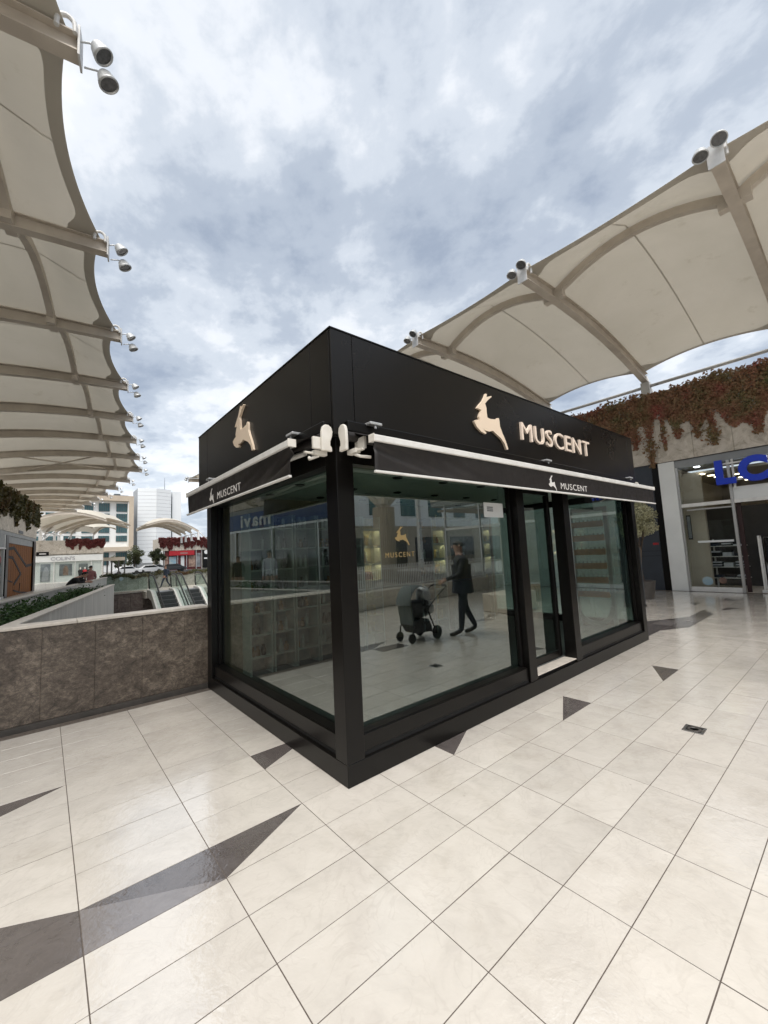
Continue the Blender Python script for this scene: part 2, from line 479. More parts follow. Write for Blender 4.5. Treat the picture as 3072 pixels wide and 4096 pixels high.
def leaf_mat(name, stops, scale=1.1, trans=0.25):
    m, t, b, o = base_mat(name)
    v = coords(t)
    fac = mth(t, 'ADD', mth(t, 'MULTIPLY', noise(t, v, scale, 3.0), 0.65),
              mth(t, 'MULTIPLY', noise(t, v, 23.0, 2.0), 0.35))
    r = ramp(t, stops)
    t.links.new(fac, r.inputs[0])
    t.links.new(r.outputs[0], b.inputs['Base Color'])
    b.inputs['Roughness'].default_value = 0.55
    tl = N(t, 'ShaderNodeBsdfTranslucent')
    t.links.new(r.outputs[0], tl.inputs[0])
    ms = N(t, 'ShaderNodeMixShader')
    ms.inputs[0].default_value = trans
    t.links.new(b.outputs[0], ms.inputs[1]); t.links.new(tl.outputs[0], ms.inputs[2])
    t.links.new(ms.outputs[0], o.inputs[0])
    return m


leaf_mat('creeper leaf', [(0.34, (0.13, 0.15, 0.05)), (0.42, (0.20, 0.15, 0.07)), (0.50, (0.27, 0.15, 0.08)),
                          (0.58, (0.27, 0.12, 0.075)), (0.645, (0.36, 0.09, 0.075)), (0.70, (0.17, 0.15, 0.06))], 1.3)
leaf_mat('creeper green', [(0.36, (0.05, 0.06, 0.014)), (0.5, (0.085, 0.07, 0.02)), (0.62, (0.12, 0.05, 0.02))], 0.5)
leaf_mat('creeper red', [(0.38, (0.11, 0.028, 0.022)), (0.52, (0.17, 0.030, 0.026)), (0.62, (0.07, 0.03, 0.018))], 0.6)
leaf_mat('shrub leaf', [(0.35, (0.02, 0.045, 0.012)), (0.5, (0.04, 0.085, 0.02)), (0.62, (0.07, 0.13, 0.035))], 2.2)
leaf_mat('olive leaf', [(0.36, (0.27, 0.265, 0.15)), (0.5, (0.42, 0.405, 0.25)), (0.62, (0.54, 0.52, 0.35))], 3.0)
leaf_mat('tree leaf', [(0.36, (0.045, 0.06, 0.022)), (0.5, (0.075, 0.09, 0.035)), (0.62, (0.12, 0.12, 0.05))], 0.7)
leaf_mat('hedge leaf', [(0.36, (0.06, 0.075, 0.025)), (0.5, (0.10, 0.10, 0.04)), (0.62, (0.13, 0.07, 0.035))], 0.8)


def membrane_mat(name, c1, c2, trans):
    m, t, b, o = base_mat(name)
    v = coords(t)
    r = ramp(t, [(0.35, c1), (0.65, c2)])
    t.links.new(noise(t, v, 0.5, 6.0, 0.6, 0.4), r.inputs[0])
    t.links.new(bumpn(t, noise(t, coords(t, 'world', (0.35, 1.3, 0.35)), 1.5, 3.0), 0.35, 0.06), b.inputs['Normal'])
    st = ramp(t, [(0.60, (1, 1, 1)), (0.80, (0.76, 0.73, 0.67))])
    t.links.new(noise(t, v, 1.6, 7.0, 0.7), st.inputs[0])
    c = mixc(t, 1.0, r.outputs[0], st.outputs[0], 'MULTIPLY')
    t.links.new(c, b.inputs['Base Color'])
    b.inputs['Roughness'].default_value = 0.55
    tl = N(t, 'ShaderNodeBsdfTranslucent')
    t.links.new(c, tl.inputs[0])
    ms = N(t, 'ShaderNodeMixShader')
    ms.inputs[0].default_value = trans
    t.links.new(b.outputs[0], ms.inputs[1]); t.links.new(tl.outputs[0], ms.inputs[2])
    t.links.new(ms.outputs[0], o.inputs[0])


membrane_mat('membrane', (0.62, 0.575, 0.49), (0.565, 0.525, 0.44), 0.19)
membrane_mat('edge webbing', (0.54, 0.505, 0.445), (0.49, 0.46, 0.40), 0.16)

# ------------------------------------------------------------------ mesh helpers
class MB:
    """collects shapes; build() links them as ONE mesh object"""
    def __init__(s):
        s.v, s.f = [], []

    def add(s, vs, fs):
        o = len(s.v)
        s.v += [tuple(p) for p in vs]
        s.f += [tuple(i + o for i in f) for f in fs]
        return s

    def box(s, x0, x1, y0, y1, z0, z1):
        vs = [(x, y, z) for x in (x0, x1) for y in (y0, y1) for z in (z0, z1)]
        return s.add(vs, [(0, 1, 3, 2), (4, 6, 7, 5), (0, 4, 5, 1), (2, 3, 7, 6), (0, 2, 6, 4), (1, 5, 7, 3)])

    def quad(s, a, b, c, d):
        return s.add([a, b, c, d], [(0, 1, 2, 3)])

    def prism(s, poly, fn, d0, d1):
        """2-D outline (a,b) extruded from depth d0 to d1; fn(a,b,d) gives the point"""
        n = len(poly)
        vs = [fn(a, b, d0) for a, b in poly] + [fn(a, b, d1) for a, b in poly]
        fs = [tuple(range(n))[::-1], tuple(range(n, 2 * n))]
        fs += [(i, (i + 1) % n, n + (i + 1) % n, n + i) for i in range(n)]
        return s.add(vs, fs)

    def loft(s, rings, cap=True, close=True):
        n = len(rings[0])
        vs = [p for r in rings for p in r]
        fs = []
        m = n if close else n - 1
        for k in range(len(rings) - 1):
            for i in range(m):
                a, b = k * n + i, k * n + (i + 1) % n
                fs.append((a, b, b + n, a + n))
        if cap and close:
            fs.append(tuple(range(n))[::-1])
            fs.append(tuple((len(rings) - 1) * n + i for i in range(n)))
        return s.add(vs, fs)

    def tube(s, path, r, n=8, cap=True):
        path = [Vector(p) for p in path]
        rs = r if isinstance(r, (list, tuple)) else [r] * len(path)
        rings = []
        up = None
        for i, p in enumerate(path):
            t = (path[min(i + 1, len(path) - 1)] - path[max(i - 1, 0)]).normalized()
            if up is None:
                up = Vector((0, 0, 1)) if abs(t.z) < 0.9 else Vector((1, 0, 0))
            a = t.cross(up).normalized()
            b = a.cross(t).normalized()
            up = b
            rings.append([p + (a * math.cos(q) + b * math.sin(q)) * rs[i]
                          for q in (2 * math.pi * k / n for k in range(n))])
        return s.loft(rings, cap)

    def lathe(s, prof, c=(0, 0, 0), n=16, axis='z'):
        rings = []
        for r, h in prof:
            ring = []
            for k in range(n):
                q = 2 * math.pi * k / n
                a, b = r * math.cos(q), r * math.sin(q)
                if axis == 'z':
                    p = (c[0] + a, c[1] + b, c[2] + h)
                elif axis == 'x':
                    p = (c[0] + h, c[1] + a, c[2] + b)
                else:
                    p = (c[0] + b, c[1] + h, c[2] + a)
                ring.append(p)
            rings.append(ring)
        return s.loft(rings)

    def grid(s, fn, nu, nv, thick=None):
        vs = [fn(i / nu, j / nv) for i in range(nu + 1) for j in range(nv + 1)]
        w = nv + 1
        fs = [(i * w + j, (i + 1) * w + j, (i + 1) * w + j + 1, i * w + j + 1) for i in range(nu) for j in range(nv)]
        return s.add(vs, fs)

    def xform(s, M):
        s.v = [tuple(M @ Vector(p)) for p in s.v]
        return s

    def mesh(s, name, recalc=True, tri=False):
        me = bpy.data.meshes.new(name)
        bm = bmesh.new()
        vs = [bm.verts.new(p) for p in s.v]
        for f in s.f:
            try:
                bm.faces.new([vs[i] for i in f])
            except ValueError:
                pass
        for f in bm.faces:
            f.normal_update()
        if tri:
            bmesh.ops.triangulate(bm, faces=bm.faces[:], ngon_method='EAR_CLIP')
        if recalc:
            bmesh.ops.recalc_face_normals(bm, faces=bm.faces[:])
        bm.to_mesh(me)
        bm.free()
        return me

    def build(s, name, m, parent=None, smooth=False, bevel=0.0, tri=False, recalc=True, seg=1):
        me = s.mesh(name, recalc, tri)
        return link(name, me, m, parent, smooth, bevel, seg)


def link(name, me, m, parent=None, smooth=False, bevel=0.0, seg=1):
    if isinstance(m, str) and (not me.materials):
        me.materials.append(MATS[m])
    o = bpy.data.objects.new(name, me)
    COL.objects.link(o)
    if parent is not None:
        o.parent = parent
    if smooth:
        for p in me.polygons:
            p.use_smooth = True
    if bevel:
        b = o.modifiers.new('bevel', 'BEVEL')
        b.width = bevel
        b.segments = seg
        b.limit_method = 'ANGLE'
        b.angle_limit = RD(40)
    return o


def tag(o, label=None, cat=None, group=None, kind=None):
    if label:
        o['label'] = label
    if cat:
        o['category'] = cat
    if group:
        o['group'] = group
    if kind:
        o['kind'] = kind
    return o


def thing(name, label, cat, loc=(0, 0, 0), rz=0.0, group=None):
    o = bpy.data.objects.new(name, None)
    o.empty_display_size = 0.2
    COL.objects.link(o)
    o.location = loc
    o.rotation_euler = (0, 0, rz)
    return tag(o, label, cat, group)


def copy_tree(o, parent=None):
    c = o.copy()
    COL.objects.link(c)
    if parent is not None:
        c.parent = parent
    for ch in list(o.children):
        copy_tree(ch, c)
    return c


def bx(x0, x1, y0, y1, z0, z1):
    return MB().box(x0, x1, y0, y1, z0, z1)


_fontcache = {}


def glyph(ch, depth=0.1, offset=0.0, bevel=0.0):
    """outline of one letter as (verts, faces) in the XY plane, extruded along z, height of capitals = 1"""
    key = (ch, round(depth, 4), round(offset, 4))
    if key in _fontcache:
        return _fontcache[key]
    cu = bpy.data.curves.new('t', 'FONT')
    cu.body = ch
    cu.size = 1.0 / 0.73
    cu.extrude = depth / 2
    cu.offset = offset
    cu.resolution_u = 5
    ob = bpy.data.objects.new('t', cu)
    COL.objects.link(ob)
    dg = bpy.context.evaluated_depsgraph_get()
    me = bpy.data.meshes.new_from_object(ob.evaluated_get(dg))
    vs = [v.co.copy() for v in me.vertices]
    fs = [tuple(p.vertices) for p in me.polygons]
    bpy.data.objects.remove(ob)
    bpy.data.meshes.remove(me)
    bpy.data.curves.remove(cu)
    x0 = min(v.x for v in vs)
    x1 = max(v.x for v in vs)
    vs = [Vector((v.x - x0, v.y, v.z)) for v in vs]
    _fontcache[key] = (vs, fs, x1 - x0)
    return _fontcache[key]


def lettering(txt, origin, right, up, h, width, depth, m, parent, name='letter', gap=0.14, offset=0.0, join=False, mirror=False):
    """a word set letter by letter from origin, squeezed to the given width"""
    right, up = Vector(right).normalized(), Vector(up).normalized()
    nrm = right.cross(up)
    gl = [None if c == ' ' else glyph(c, 0.1, offset) for c in txt]
    tot = sum((0.35 if g is None else g[2]) for g in gl) + gap * (len(gl) - 1)
    sx = width / (tot * h)
    x = 0.0
    J = MB()
    out = []
    for c, g in zip(txt, gl):
        if g is None:
            x += 0.35 + gap
            continue
        vs, fs, w = g
        pts = [Vector(origin) + right * ((p.x + x) * h * sx) + up * (p.y * h) + nrm * ((p.z / 0.1 + 0.5) * depth) for p in vs]
        if join:
            J.add(pts, fs)
        else:
            out.append(MB().add(pts, fs).build(name, m, parent, recalc=False))
        x += w + gap
    if join:
        return J.build(name, m, parent, recalc=False)
    return out


DEER = [(2.175, 3.232), (2.202, 3.275), (2.221, 3.272), (2.208, 3.238), (2.294, 3.269), (2.302, 3.261), (2.227, 3.207), (2.175, 3.161),
        (2.193, 3.118), (2.192, 3.063), (2.198, 3.014), (2.247, 3.007), (2.366, 3.023), (2.377, 3.04), (2.405, 3.045), (2.413, 3.011),
        (2.415, 2.955), (2.445, 2.895), (2.49, 2.827), (2.522, 2.765), (2.539, 2.716), (2.509, 2.708), (2.475, 2.773), (2.412, 2.825),
        (2.333, 2.859), (2.279, 2.885), (2.215, 2.866), (2.143, 2.867), (2.109, 2.878), (2.144, 2.852), (2.163, 2.842), (2.141, 2.828),
        (2.07, 2.845), (2.005, 2.883), (1.975, 2.922), (1.967, 2.937), (2.006, 2.956), (2.063, 2.968), (2.054, 2.997), (2.071, 3.036),
        (2.1, 3.077), (2.069, 3.083), (2.031, 3.086), (2.075, 3.13), (2.138, 3.184)]
DEERN = [((a - 1.967) / 0.567, (b - 2.708) / 0.567) for a, b in DEER]      # unit height, origin lower left


def deer(origin, right, up, h, depth, m, parent, name='deer_emblem', sx=1.0):
    right, up = Vector(right).normalized(), Vector(up).normalized()
    nrm = right.cross(up)
    o = Vector(origin)
    mb = MB().prism(DEERN, lambda a, b, d: o + right * (a * h * sx) + up * (b * h) + nrm * d, 0, depth)
    return mb.build(name, m, parent, tri=True)


# ------------------------------------------------------------------ the setting
def struct(name, mb, m, **kw):
    return tag(mb.build(name, m, **kw), kind='structure')


# ground far below and far out, one sheet to the horizon
struct('ground', MB().quad((-1500, -1500, -5.62), (1500, -1500, -5.62), (1500, 1500, -5.62), (-1500, 1500, -5.62)), 'ground soil')
struct('lower_court_floor', bx(-30, 30, -2, 40, -5.6, -5.5), 'concrete floor')

K0 = Vector((0.315, 0.207, 0))
KW, KD = 6.035, 3.22

# main plaza: a grout bed with tiles laid in it
FX0, FX1, FY0, FY1 = -15.0, 13.95, -24.0, 3.45
bed = struct('plaza_floor', bx(FX0, FX1 + 8, FY0, FY1, -0.4, -0.0018), 'grout')
bed2 = struct('side_gallery_floor', bx(8.4, FX1, FY1, 34.0, -0.4, -0.0018), 'grout')


def gallery_brick_mat():
    m, t, b, o = base_mat('tiled paving')
    v = coords(t)
    br = N(t, 'ShaderNodeTexBrick')
    br.offset = 0.0
    for k, val in (('Scale', 1.0), ('Mortar Size', 0.008), ('Brick Width', 0.6), ('Row Height', 0.3)):
        br.inputs[k].default_value = val
    br.inputs['Color1'].default_value = (0.62, 0.575, 0.51, 1)
    br.inputs['Color2'].default_value = (0.66, 0.615, 0.55, 1)
    br.inputs['Mortar'].default_value = (0.2, 0.17, 0.14, 1)
    t.links.new(v, br.inputs['Vector'])
    t.links.new(br.outputs[0], b.inputs['Base Color'])
    b.inputs['Roughness'].default_value = 0.28


gallery_brick_mat()
struct('west_walkway', MB().prism([(-20, -24), (-15.0, -24), (-15.0, 3.6), (-3.1, 3.6), (-1.0, 14.0), (1.05, 24.5), (1.5, 27.0), (9, 27.0), (9, 130), (-30, 130)][::-1],
       lambda a, b, d: (a, b, d), -0.4, 0.0), 'tiled paving', tri=True)
struct('far_plaza', bx(9.004, 40, 27.0, 70, -0.4, -0.002), 'tiled paving')
struct('road', bx(-40, 90, 70.5, 96, -0.3, 0.05), 'asphalt')

# the umber inlays: (cell i, j) -> list of polygons in cell units, dark or taupe
G = 0.0024
INLAY = {}


def tri_cell(i, j, pts, m='umber tile'):
    INLAY.setdefault((i, j), []).append((pts, m))


FULL = [(0, 0), (1, 0), (1, 1), (0, 1)]
tri_cell(-1, 0, [(0, 0), (1, 1), (0, 1)])                     # long spearhead
tri_cell(-2, 0, [(0, 1), (1, 0), (1, 1)], 'umber tile')
tri_cell(-2, 0, [(0, 0), (1, 0), (0, 1)], 'taupe tile')
tri_cell(-3, 0, FULL, 'umber tile')
tri_cell(-3, 1, [(0, 0), (1, 0), (0, 1)], 'umber tile')
for i in (-4, -5, -6):
    tri_cell(i, 0, FULL, 'taupe tile' if i % 2 else 'umber tile')
    tri_cell(i, 1, FULL, 'umber tile')
tri_cell(-3, 5, [(0, 0), (1, 1), (0, 1)])
tri_cell(-4, 5, [(0, 0), (1, 0), (1, 1)])
tri_cell(0, 3, [(0, 0), (1, 1), (0, 1)])
tri_cell(2, 0, [(0, 0), (1, 1), (0, 1)])
tri_cell(4, -1, [(0, 0), (1, 0), (1, 1)])
tri_cell(7, -2, [(0, 0), (1, 0), (1, 1)])
tri_cell(12, 0, [(0, 1), (1, 0), (1, 1)])
tri_cell(13, 0, FULL, 'umber tile'); tri_cell(14, 0, FULL, 'taupe tile'); tri_cell(15, 0, FULL, 'umber tile')
tri_cell(16, 0, [(0, 0), (1, 1), (0, 1)])
tri_cell(11, 1, FULL); tri_cell(12, 1, FULL); tri_cell(13, 1, FULL, 'taupe tile')
tri_cell(14, 1, [(0, 0), (1, 0), (0, 1)])
tri_cell(11, 2, FULL); tri_cell(12, 2, FULL); tri_cell(13, 2, [(0, 0), (1, 0), (0, 1)])
tri_cell(18, 2, [(0, 0), (1, 0), (1, 1)])
tri_cell(20, 0, [(0, 0), (1, 1), (0, 1)])
tri_cell(17, -1, [(0, 1), (1, 0), (1, 1)])
tri_cell(10, -10, [(0, 0), (1, 0), (1, 1)]); tri_cell(11, -11, [(0, 1), (1, 0), (1, 1)])
for (i, j) in ((2, -10), (3, -10), (4, -10), (3, -11), (4, -11), (5, -9)):
    tri_cell(i, j, FULL, 'umber tile')
tri_cell(5, -10, [(0, 0), (1, 0), (0, 1)])


def clip(poly, a, b, keep):
    """half-plane clip by the line a->b, keep = +1 left, -1 right"""
    out = []
    n = len(poly)
    def sd_(p):
        return keep * ((b[0] - a[0]) * (p[1] - a[1]) - (b[1] - a[1]) * (p[0] - a[0]))
    for k in range(n):
        p, q = poly[k], poly[(k + 1) % n]
        sp_, sq = sd_(p), sd_(q)
        if sp_ >= 0:
            out.append(p)
        if sp_ * sq < 0:
            t = sp_ / (sp_ - sq)
            out.append((p[0] + t * (q[0] - p[0]), p[1] + t * (q[1] - p[1])))
    return out


def area(p):
    return abs(sum(p[i][0] * p[(i + 1) % len(p)][1] - p[(i + 1) % len(p)][0] * p[i][1] for i in range(len(p)))) / 2


def slab(mb, poly, x, y, z=0.0, ch=0.0004):
    """a thin tile with chamfered arris: poly in metres relative to (x, y)"""
    cx = sum(p[0] for p in poly) / len(poly)
    cy = sum(p[1] for p in poly) / len(poly)
    def ins(p, d):
        vx, vy = cx - p[0], cy - p[1]
        l = math.hypot(vx, vy)
        return (p[0] + vx / l * d, p[1] + vy / l * d)
    n = len(poly)
    r0 = [(x + p[0], y + p[1], z - 0.003) for p in poly]
    r1 = [(x + p[0], y + p[1], z - ch) for p in poly]
    r2_ = [(x + q[0], y + q[1], z) for q in (ins(p, ch * 1.8) for p in poly)]
    fs = [(k, (k + 1) % n, n + (k + 1) % n, n + k) for k in range(n)]
    fs += [(n + k, n + (k + 1) % n, 2 * n + (k + 1) % n, 2 * n + k) for k in range(n)]
    fs.append(tuple(2 * n + k for k in range(n)))
    mb.add(r0 + r1 + r2_, fs)


def cell_poly(pts):
    return [(G + p[0] * (TX - 2 * G), G + p[1] * (TY - 2 * G)) for p in pts]


cells = []
for i in range(int(FX0 / TX), int(math.ceil((FX1 + 0.0) / TX))):
    for j in range(int(FY0 / TY), 12):
        x, y = i * TX, j * TY
        if x + TX > FX1 - 0.001:
            continue
        if y + TY > 3.42 and x < 8.4:
            continue
        inside = (x > K0.x + 0.01 and x + TX < K0.x + KW - 0.01 and y > K0.y + 0.01 and y + TY < K0.y + KD)
        if inside:
            continue
        sc = 0.0
        q = [project((x + a * TX, y + b * TY, 0)) for a, b in FULL]
        if all(q):
            if any(-5 < p[0] < 773 and -5 < p[1] < 1029 for p in q):
                sc = area([(p[0], p[1]) for p in q])
                mid = ((x + TX / 2), (y + TY / 2))
                # hidden behind the kiosk?
                if K0.x < mid[0] < K0.x + KW and mid[1] > K0.y + 0.4:
                    sc = 0
        cells.append((sc, i, j))
cells.sort(reverse=True)
full_mesh = None
mb0 = MB()
slab(mb0, cell_poly(FULL), 0, 0)
full_mesh = mb0.mesh('tile')
full_mesh.materials.append(MATS['cream tile'])
umber_mesh = mb0.mesh('inlay_tile'); umber_mesh.materials.append(MATS['umber tile'])
taupe_mesh = mb0.mesh('inlay_tile'); taupe_mesh.materials.append(MATS['taupe tile'])
rest = {'cream tile': MB(), 'umber tile': MB(), 'taupe tile': MB()}
count = 0
trnd = random.Random(5)
for sc, i, j in cells:
    x, y = i * TX, j * TY
    single = sc > 6 and count < 296
    zz = trnd.uniform(-0.0002, 0.0002)
    pieces = []
    inl = INLAY.get((i, j))
    if not inl:
        pieces.append((None, 'cream tile'))
    else:
        left = [FULL]
        for pts, m in inl:
            if pts is FULL:
                left = []
                pieces.append((None, m))
                continue
            pieces.append((pts, m))
            nl = []
            ccw = sum(pts[k][0] * pts[(k + 1) % 3][1] - pts[(k + 1) % 3][0] * pts[k][1] for k in range(3)) > 0
            for lp in left:
                cur = lp
                for k in range(3):
                    a, b = pts[k], pts[(k + 1) % 3]
                    o_ = clip(cur, a, b, -1 if ccw else 1)
                    if len(o_) > 2 and area(o_) > 1e-4:
                        nl.append(o_)
                    cur = clip(cur, a, b, 1 if ccw else -1)
                    if len(cur) < 3:
                        break
            left = nl
        pieces += [(lp, 'cream tile') for lp in left]
    for pts, m in pieces:
        if single:
            count += 1
            nm = 'tile' if m == 'cream tile' else 'inlay_tile'
            if pts is None:
                me = {'cream tile': full_mesh, 'umber tile': umber_mesh, 'taupe tile': taupe_mesh}[m]
                o = bpy.data.objects.new(nm, me)
            else:
                mbx = MB(); slab(mbx, cell_poly(pts), 0, 0, ch=0.0003)
                me = mbx.mesh(nm); me.materials.append(MATS[m])
                o = bpy.data.objects.new(nm, me)
            COL.objects.link(o)
            o.parent = bed
            o.location = (x, y, zz)
            o.rotation_euler = (trnd.gauss(0, 0.0011), trnd.gauss(0, 0.0007), 0)
        else:
            slab(rest[m], cell_poly(pts or FULL), x, y, zz)
for m, mb in rest.items():
    if mb.f:
        tag(mb.build('tile_field' if m == 'cream tile' else 'inlay_field', m, bed), kind='stuff')
# gallery beside the kiosk
gmb = MB()
for i in range(14, 23):
    for j in range(12, 112):
        slab(gmb, cell_poly(FULL), i * TX, j * TY, 0)
tag(gmb.build('tile_field', 'cream tile', bed2), kind='stuff')

# floor drain with its square steel frame
dr = thing('floor_drain', 'small square metal floor drain with a round hole set in the tiles', 'floor drain', (2.962, -1.18, 0), 0.03)
fr_ = MB()
for a0, a1, b0, b1 in ((-.075, .075, .055, .075), (-.075, .075, -.075, -.055), (-.075, -.055, -.055, .055), (.055, .075, -.055, .055)):
    fr_.box(a0, a1, b0, b1, 0.001, 0.006)
fr_.build('frame', 'brushed steel', dr)
bx(-.0545, .0545, -.0545, .0545, 0.0008, 0.003).build('sump', 'black void', dr)
MB().lathe([(0.030, 0.0035), (0.052, 0.0035), (0.050, 0.007), (0.034, 0.008), (0.030, 0.0035)], n=24).build('ring', 'dark skirting', dr)

# ------------------------------------------------------------------ stone parapet by the court
pw = thing('parapet_wall', 'low brown marble wall with pale coping, left of the kiosk', 'wall', (-6.0, 3.45, 0))
x = 0.335 + 6.0
k = 0
while x > -9.0:
    w = 0.468 if k else 0.30
    hh = trnd.uniform(0, 0.003)
    bx(x - w + 0.0008, x - 0.0008, -hh, 0.2, 0.062, 1.028).build('marble_slab', 'brown marble', pw, bevel=0.0012)
    x -= w
    k += 1
bx(-9.0, 6.33, -0.03, 0.19, 0.0, 0.06).build('skirting', 'dark skirting', pw)
x = 6.33
while x > -9.0:
    w = 1.4
    bx(max(x - w, -9.0) + 0.0015, x - 0.0015, -0.012, 0.26, 1.03, 1.062).build('coping_stone', 'pale stone', pw, bevel=0.004)
    x -= w
bx(-9.0, 6.33, 0.205, 0.245, -5.5, 1.028).build('court_face', 'grey marble', pw)

# ------------------------------------------------------------------ the kiosk
ORD = ['first', 'second', 'third', 'fourth', 'fifth', 'sixth', 'seventh', 'eighth', 'ninth', 'tenth', 'eleventh', 'twelfth', 'thirteenth',
       'fourteenth', 'fifteenth', 'sixteenth', 'seventeenth', 'eighteenth', 'nineteenth', 'twentieth']
ki = thing('kiosk', 'black glass-walled kiosk with rose gold deer emblem and MUSCENT lettering', 'kiosk', tuple(K0))
bx(0, KW, 0, KD, 0.0, 0.155).build('plinth', 'black metal', ki, bevel=0.004)
bx(0.035, KW - 0.035, 0.035, KD - 0.035, 0.155, 0.185).build('shadow_gap', 'black void', ki)
PT = 2.555
posts = [(0.0, 0.155, 0.0, 0.155), (2.43, 2.58, 0.005, 0.155), (3.52, 3.675, 0.005, 0.155), (KW - 0.15, KW - 0.001, 0.0, 0.155),
         (0.0, 0.15, 3.05, KD - 0.001), (KW - 0.15, KW - 0.001, 3.05, KD - 0.001)]
for x0, x1, y0, y1 in posts:
    bx(x0, x1, y0, y1, 0.156, PT).build('post', 'black metal', ki, bevel=0.004, seg=2)
GV = 0.125       # glass set back


def pane_front(u0, u1, v=GV, z0=0.305, top=2.36, extra=None):
    """fixed light with its bottom rail and thin stop beads"""
    p = bx(u0, u1, v, v + 0.012, z0 - 0.02, top + 0.02).build('glass_pane', 'kiosk glass', ki)
    r = MB().box(u0, u1, 0.03, 0.15, 0.186, z0)
    r.box(u0, u1, 0.045, 0.15, z0 + 0.0005, z0 + 0.006)
    r.build('bottom_rail', 'black metal', ki, bevel=0.003)
    for a in (u0, u1 - 0.03):
        bx(a, a + 0.03, v - 0.045, v - 0.003, z0 + 0.008, top).build('glazing_bead', 'black metal', ki, bevel=0.002)
    return p


g1 = pane_front(0.157, 2.428)
g3 = pane_front(3.677, KW - 0.152)
# left end
bx(GV, GV + 0.012, 0.157, 3.048, 0.285, 2.38).build('glass_pane', 'kiosk glass', ki)
r = MB().box(0.03, 0.15, 0.157, 3.048, 0.186, 0.305)
r.box(0.045, 0.15, 0.157, 3.048, 0.3055, 0.311)
r.build('bottom_rail', 'black metal', ki, bevel=0.003)
for a in (0.157, 3.018):
    bx(GV - 0.045, GV - 0.003, a, a + 0.03, 0.313, 2.36).build('glazing_bead', 'black metal', ki, bevel=0.002)
# right end
bx(KW - GV - 0.012, KW - GV, 0.157, 3.048, 0.285, 2.38).build('glass_pane', 'kiosk glass', ki)
bx(KW - 0.15, KW - 0.03, 0.157, 3.048, 0.186, 0.305).build('bottom_rail', 'black metal', ki, bevel=0.003)
# door between post 2 and 3, hung deeper in its reveal
dg = bx(2.64, 3.46, 0.215, 0.227, 0.20, 2.30).build('door', 'kiosk glass', ki)
MB().box(2.585, 2.64, 0.19, 0.25, 0.19, 2.34).box(3.46, 3.515, 0.19, 0.25, 0.19, 2.34).box(2.642, 3.458, 0.19, 0.25, 2.30, 2.34).build('door_frame', 'black metal', dg, bevel=0.003)
MB().box(2.642, 3.458, 0.192, 0.248, 0.19, 0.285).build('door_rail', 'black metal', dg, bevel=0.003)
bx(2.585, 3.515, 0.012, 0.185, 0.186, 0.196).build('door_sill', 'pale stone', ki, bevel=0.003)
# header over the openings
hd = MB()
hd.box(0.157, 2.428, 0.03, 0.16, 2.36, PT - 0.002).box(2.582, 3.518, 0.03, 0.27, 2.345, PT - 0.002).box(3.677, KW - 0.152, 0.03, 0.16, 2.36, PT - 0.002)
hd.box(0.03, 0.16, 0.165, 3.048, 2.36, PT - 0.002).box(KW - 0.16, KW - 0.03, 0.165, 3.048, 2.36, PT - 0.002)
hd.build('header', 'black metal', ki)
# roof core and fascia panels
OV, ZB, ZT = 0.045, 2.552, 3.39
FD = 3.43
bx(-OV + 0.02, KW + OV - 0.02, -OV + 0.02, FD - 0.02, ZB + 0.012, ZT - 0.012).build('roof_core', 'black void', ki)


def fascia(side, a0, a1):
    g = 0.0025
    t = 0.018
    if side == 'f':
        mb = bx(a0 + g, a1 - g, -OV, -OV + t, ZB, ZT)
    elif side == 'l':
        mb = bx(-OV, -OV + t, a0 + g, a1 - g, ZB, ZT)
    else:
        mb = bx(KW + OV - t, KW + OV, a0 + g, a1 - g, ZB, ZT)
    return mb.build('fascia_panel', 'fascia black', ki, bevel=0.0025)


for a0, a1 in ((-OV + 0.0005, 0.16), (0.16, 5.86), (5.86, KW + OV)):
    fascia('f', a0, a1)
for a0, a1 in ((-OV + 0.021, 0.27), (0.27, 3.04), (3.04, FD)):
    fascia('l', a0, a1)
fascia('r', -OV + 0.021, FD)
cap = MB().box(-OV - 0.006, KW + OV + 0.006, -OV - 0.006, -OV + 0.03, ZT + 0.001, ZT + 0.012)
cap.box(-OV - 0.006, -OV + 0.03, -OV + 0.031, FD, ZT + 0.001, ZT + 0.012).box(KW + OV - 0.03, KW + OV + 0.006, -OV + 0.031, FD, ZT + 0.001, ZT + 0.012)
cap.build('parapet_cap', 'black metal', ki)
bx(-OV + 0.03, KW + OV - 0.03, -OV + 0.03, FD - 0.03, ZB - 0.004, ZB + 0.006).build('soffit', 'black void', ki)
sl = MB().box(0.01, KW, -OV + 0.0005, 0.0, ZB + 0.001, ZB + 0.008)
# emblem and letters on the front fascia
YF = -OV - 0.022
e1 = deer((1.967 - K0.x, YF + 0.02, 2.706), (1, 0, 0), (0, 0, 1), 0.575, 0.024, 'rose gold face', ki)
lettering('MUSCENT', (2.535, YF + 0.02, 2.872), (1, 0, 0), (0, 0, 1), 0.225, 1.785, 0.026, 'rose gold letter', ki, gap=0.22, offset=0.0)
e2 = deer((-OV - 0.002, 2.0, 2.755), (0, -1, 0), (0, 0, 1), 0.575, 0.024, 'rose gold face', ki)
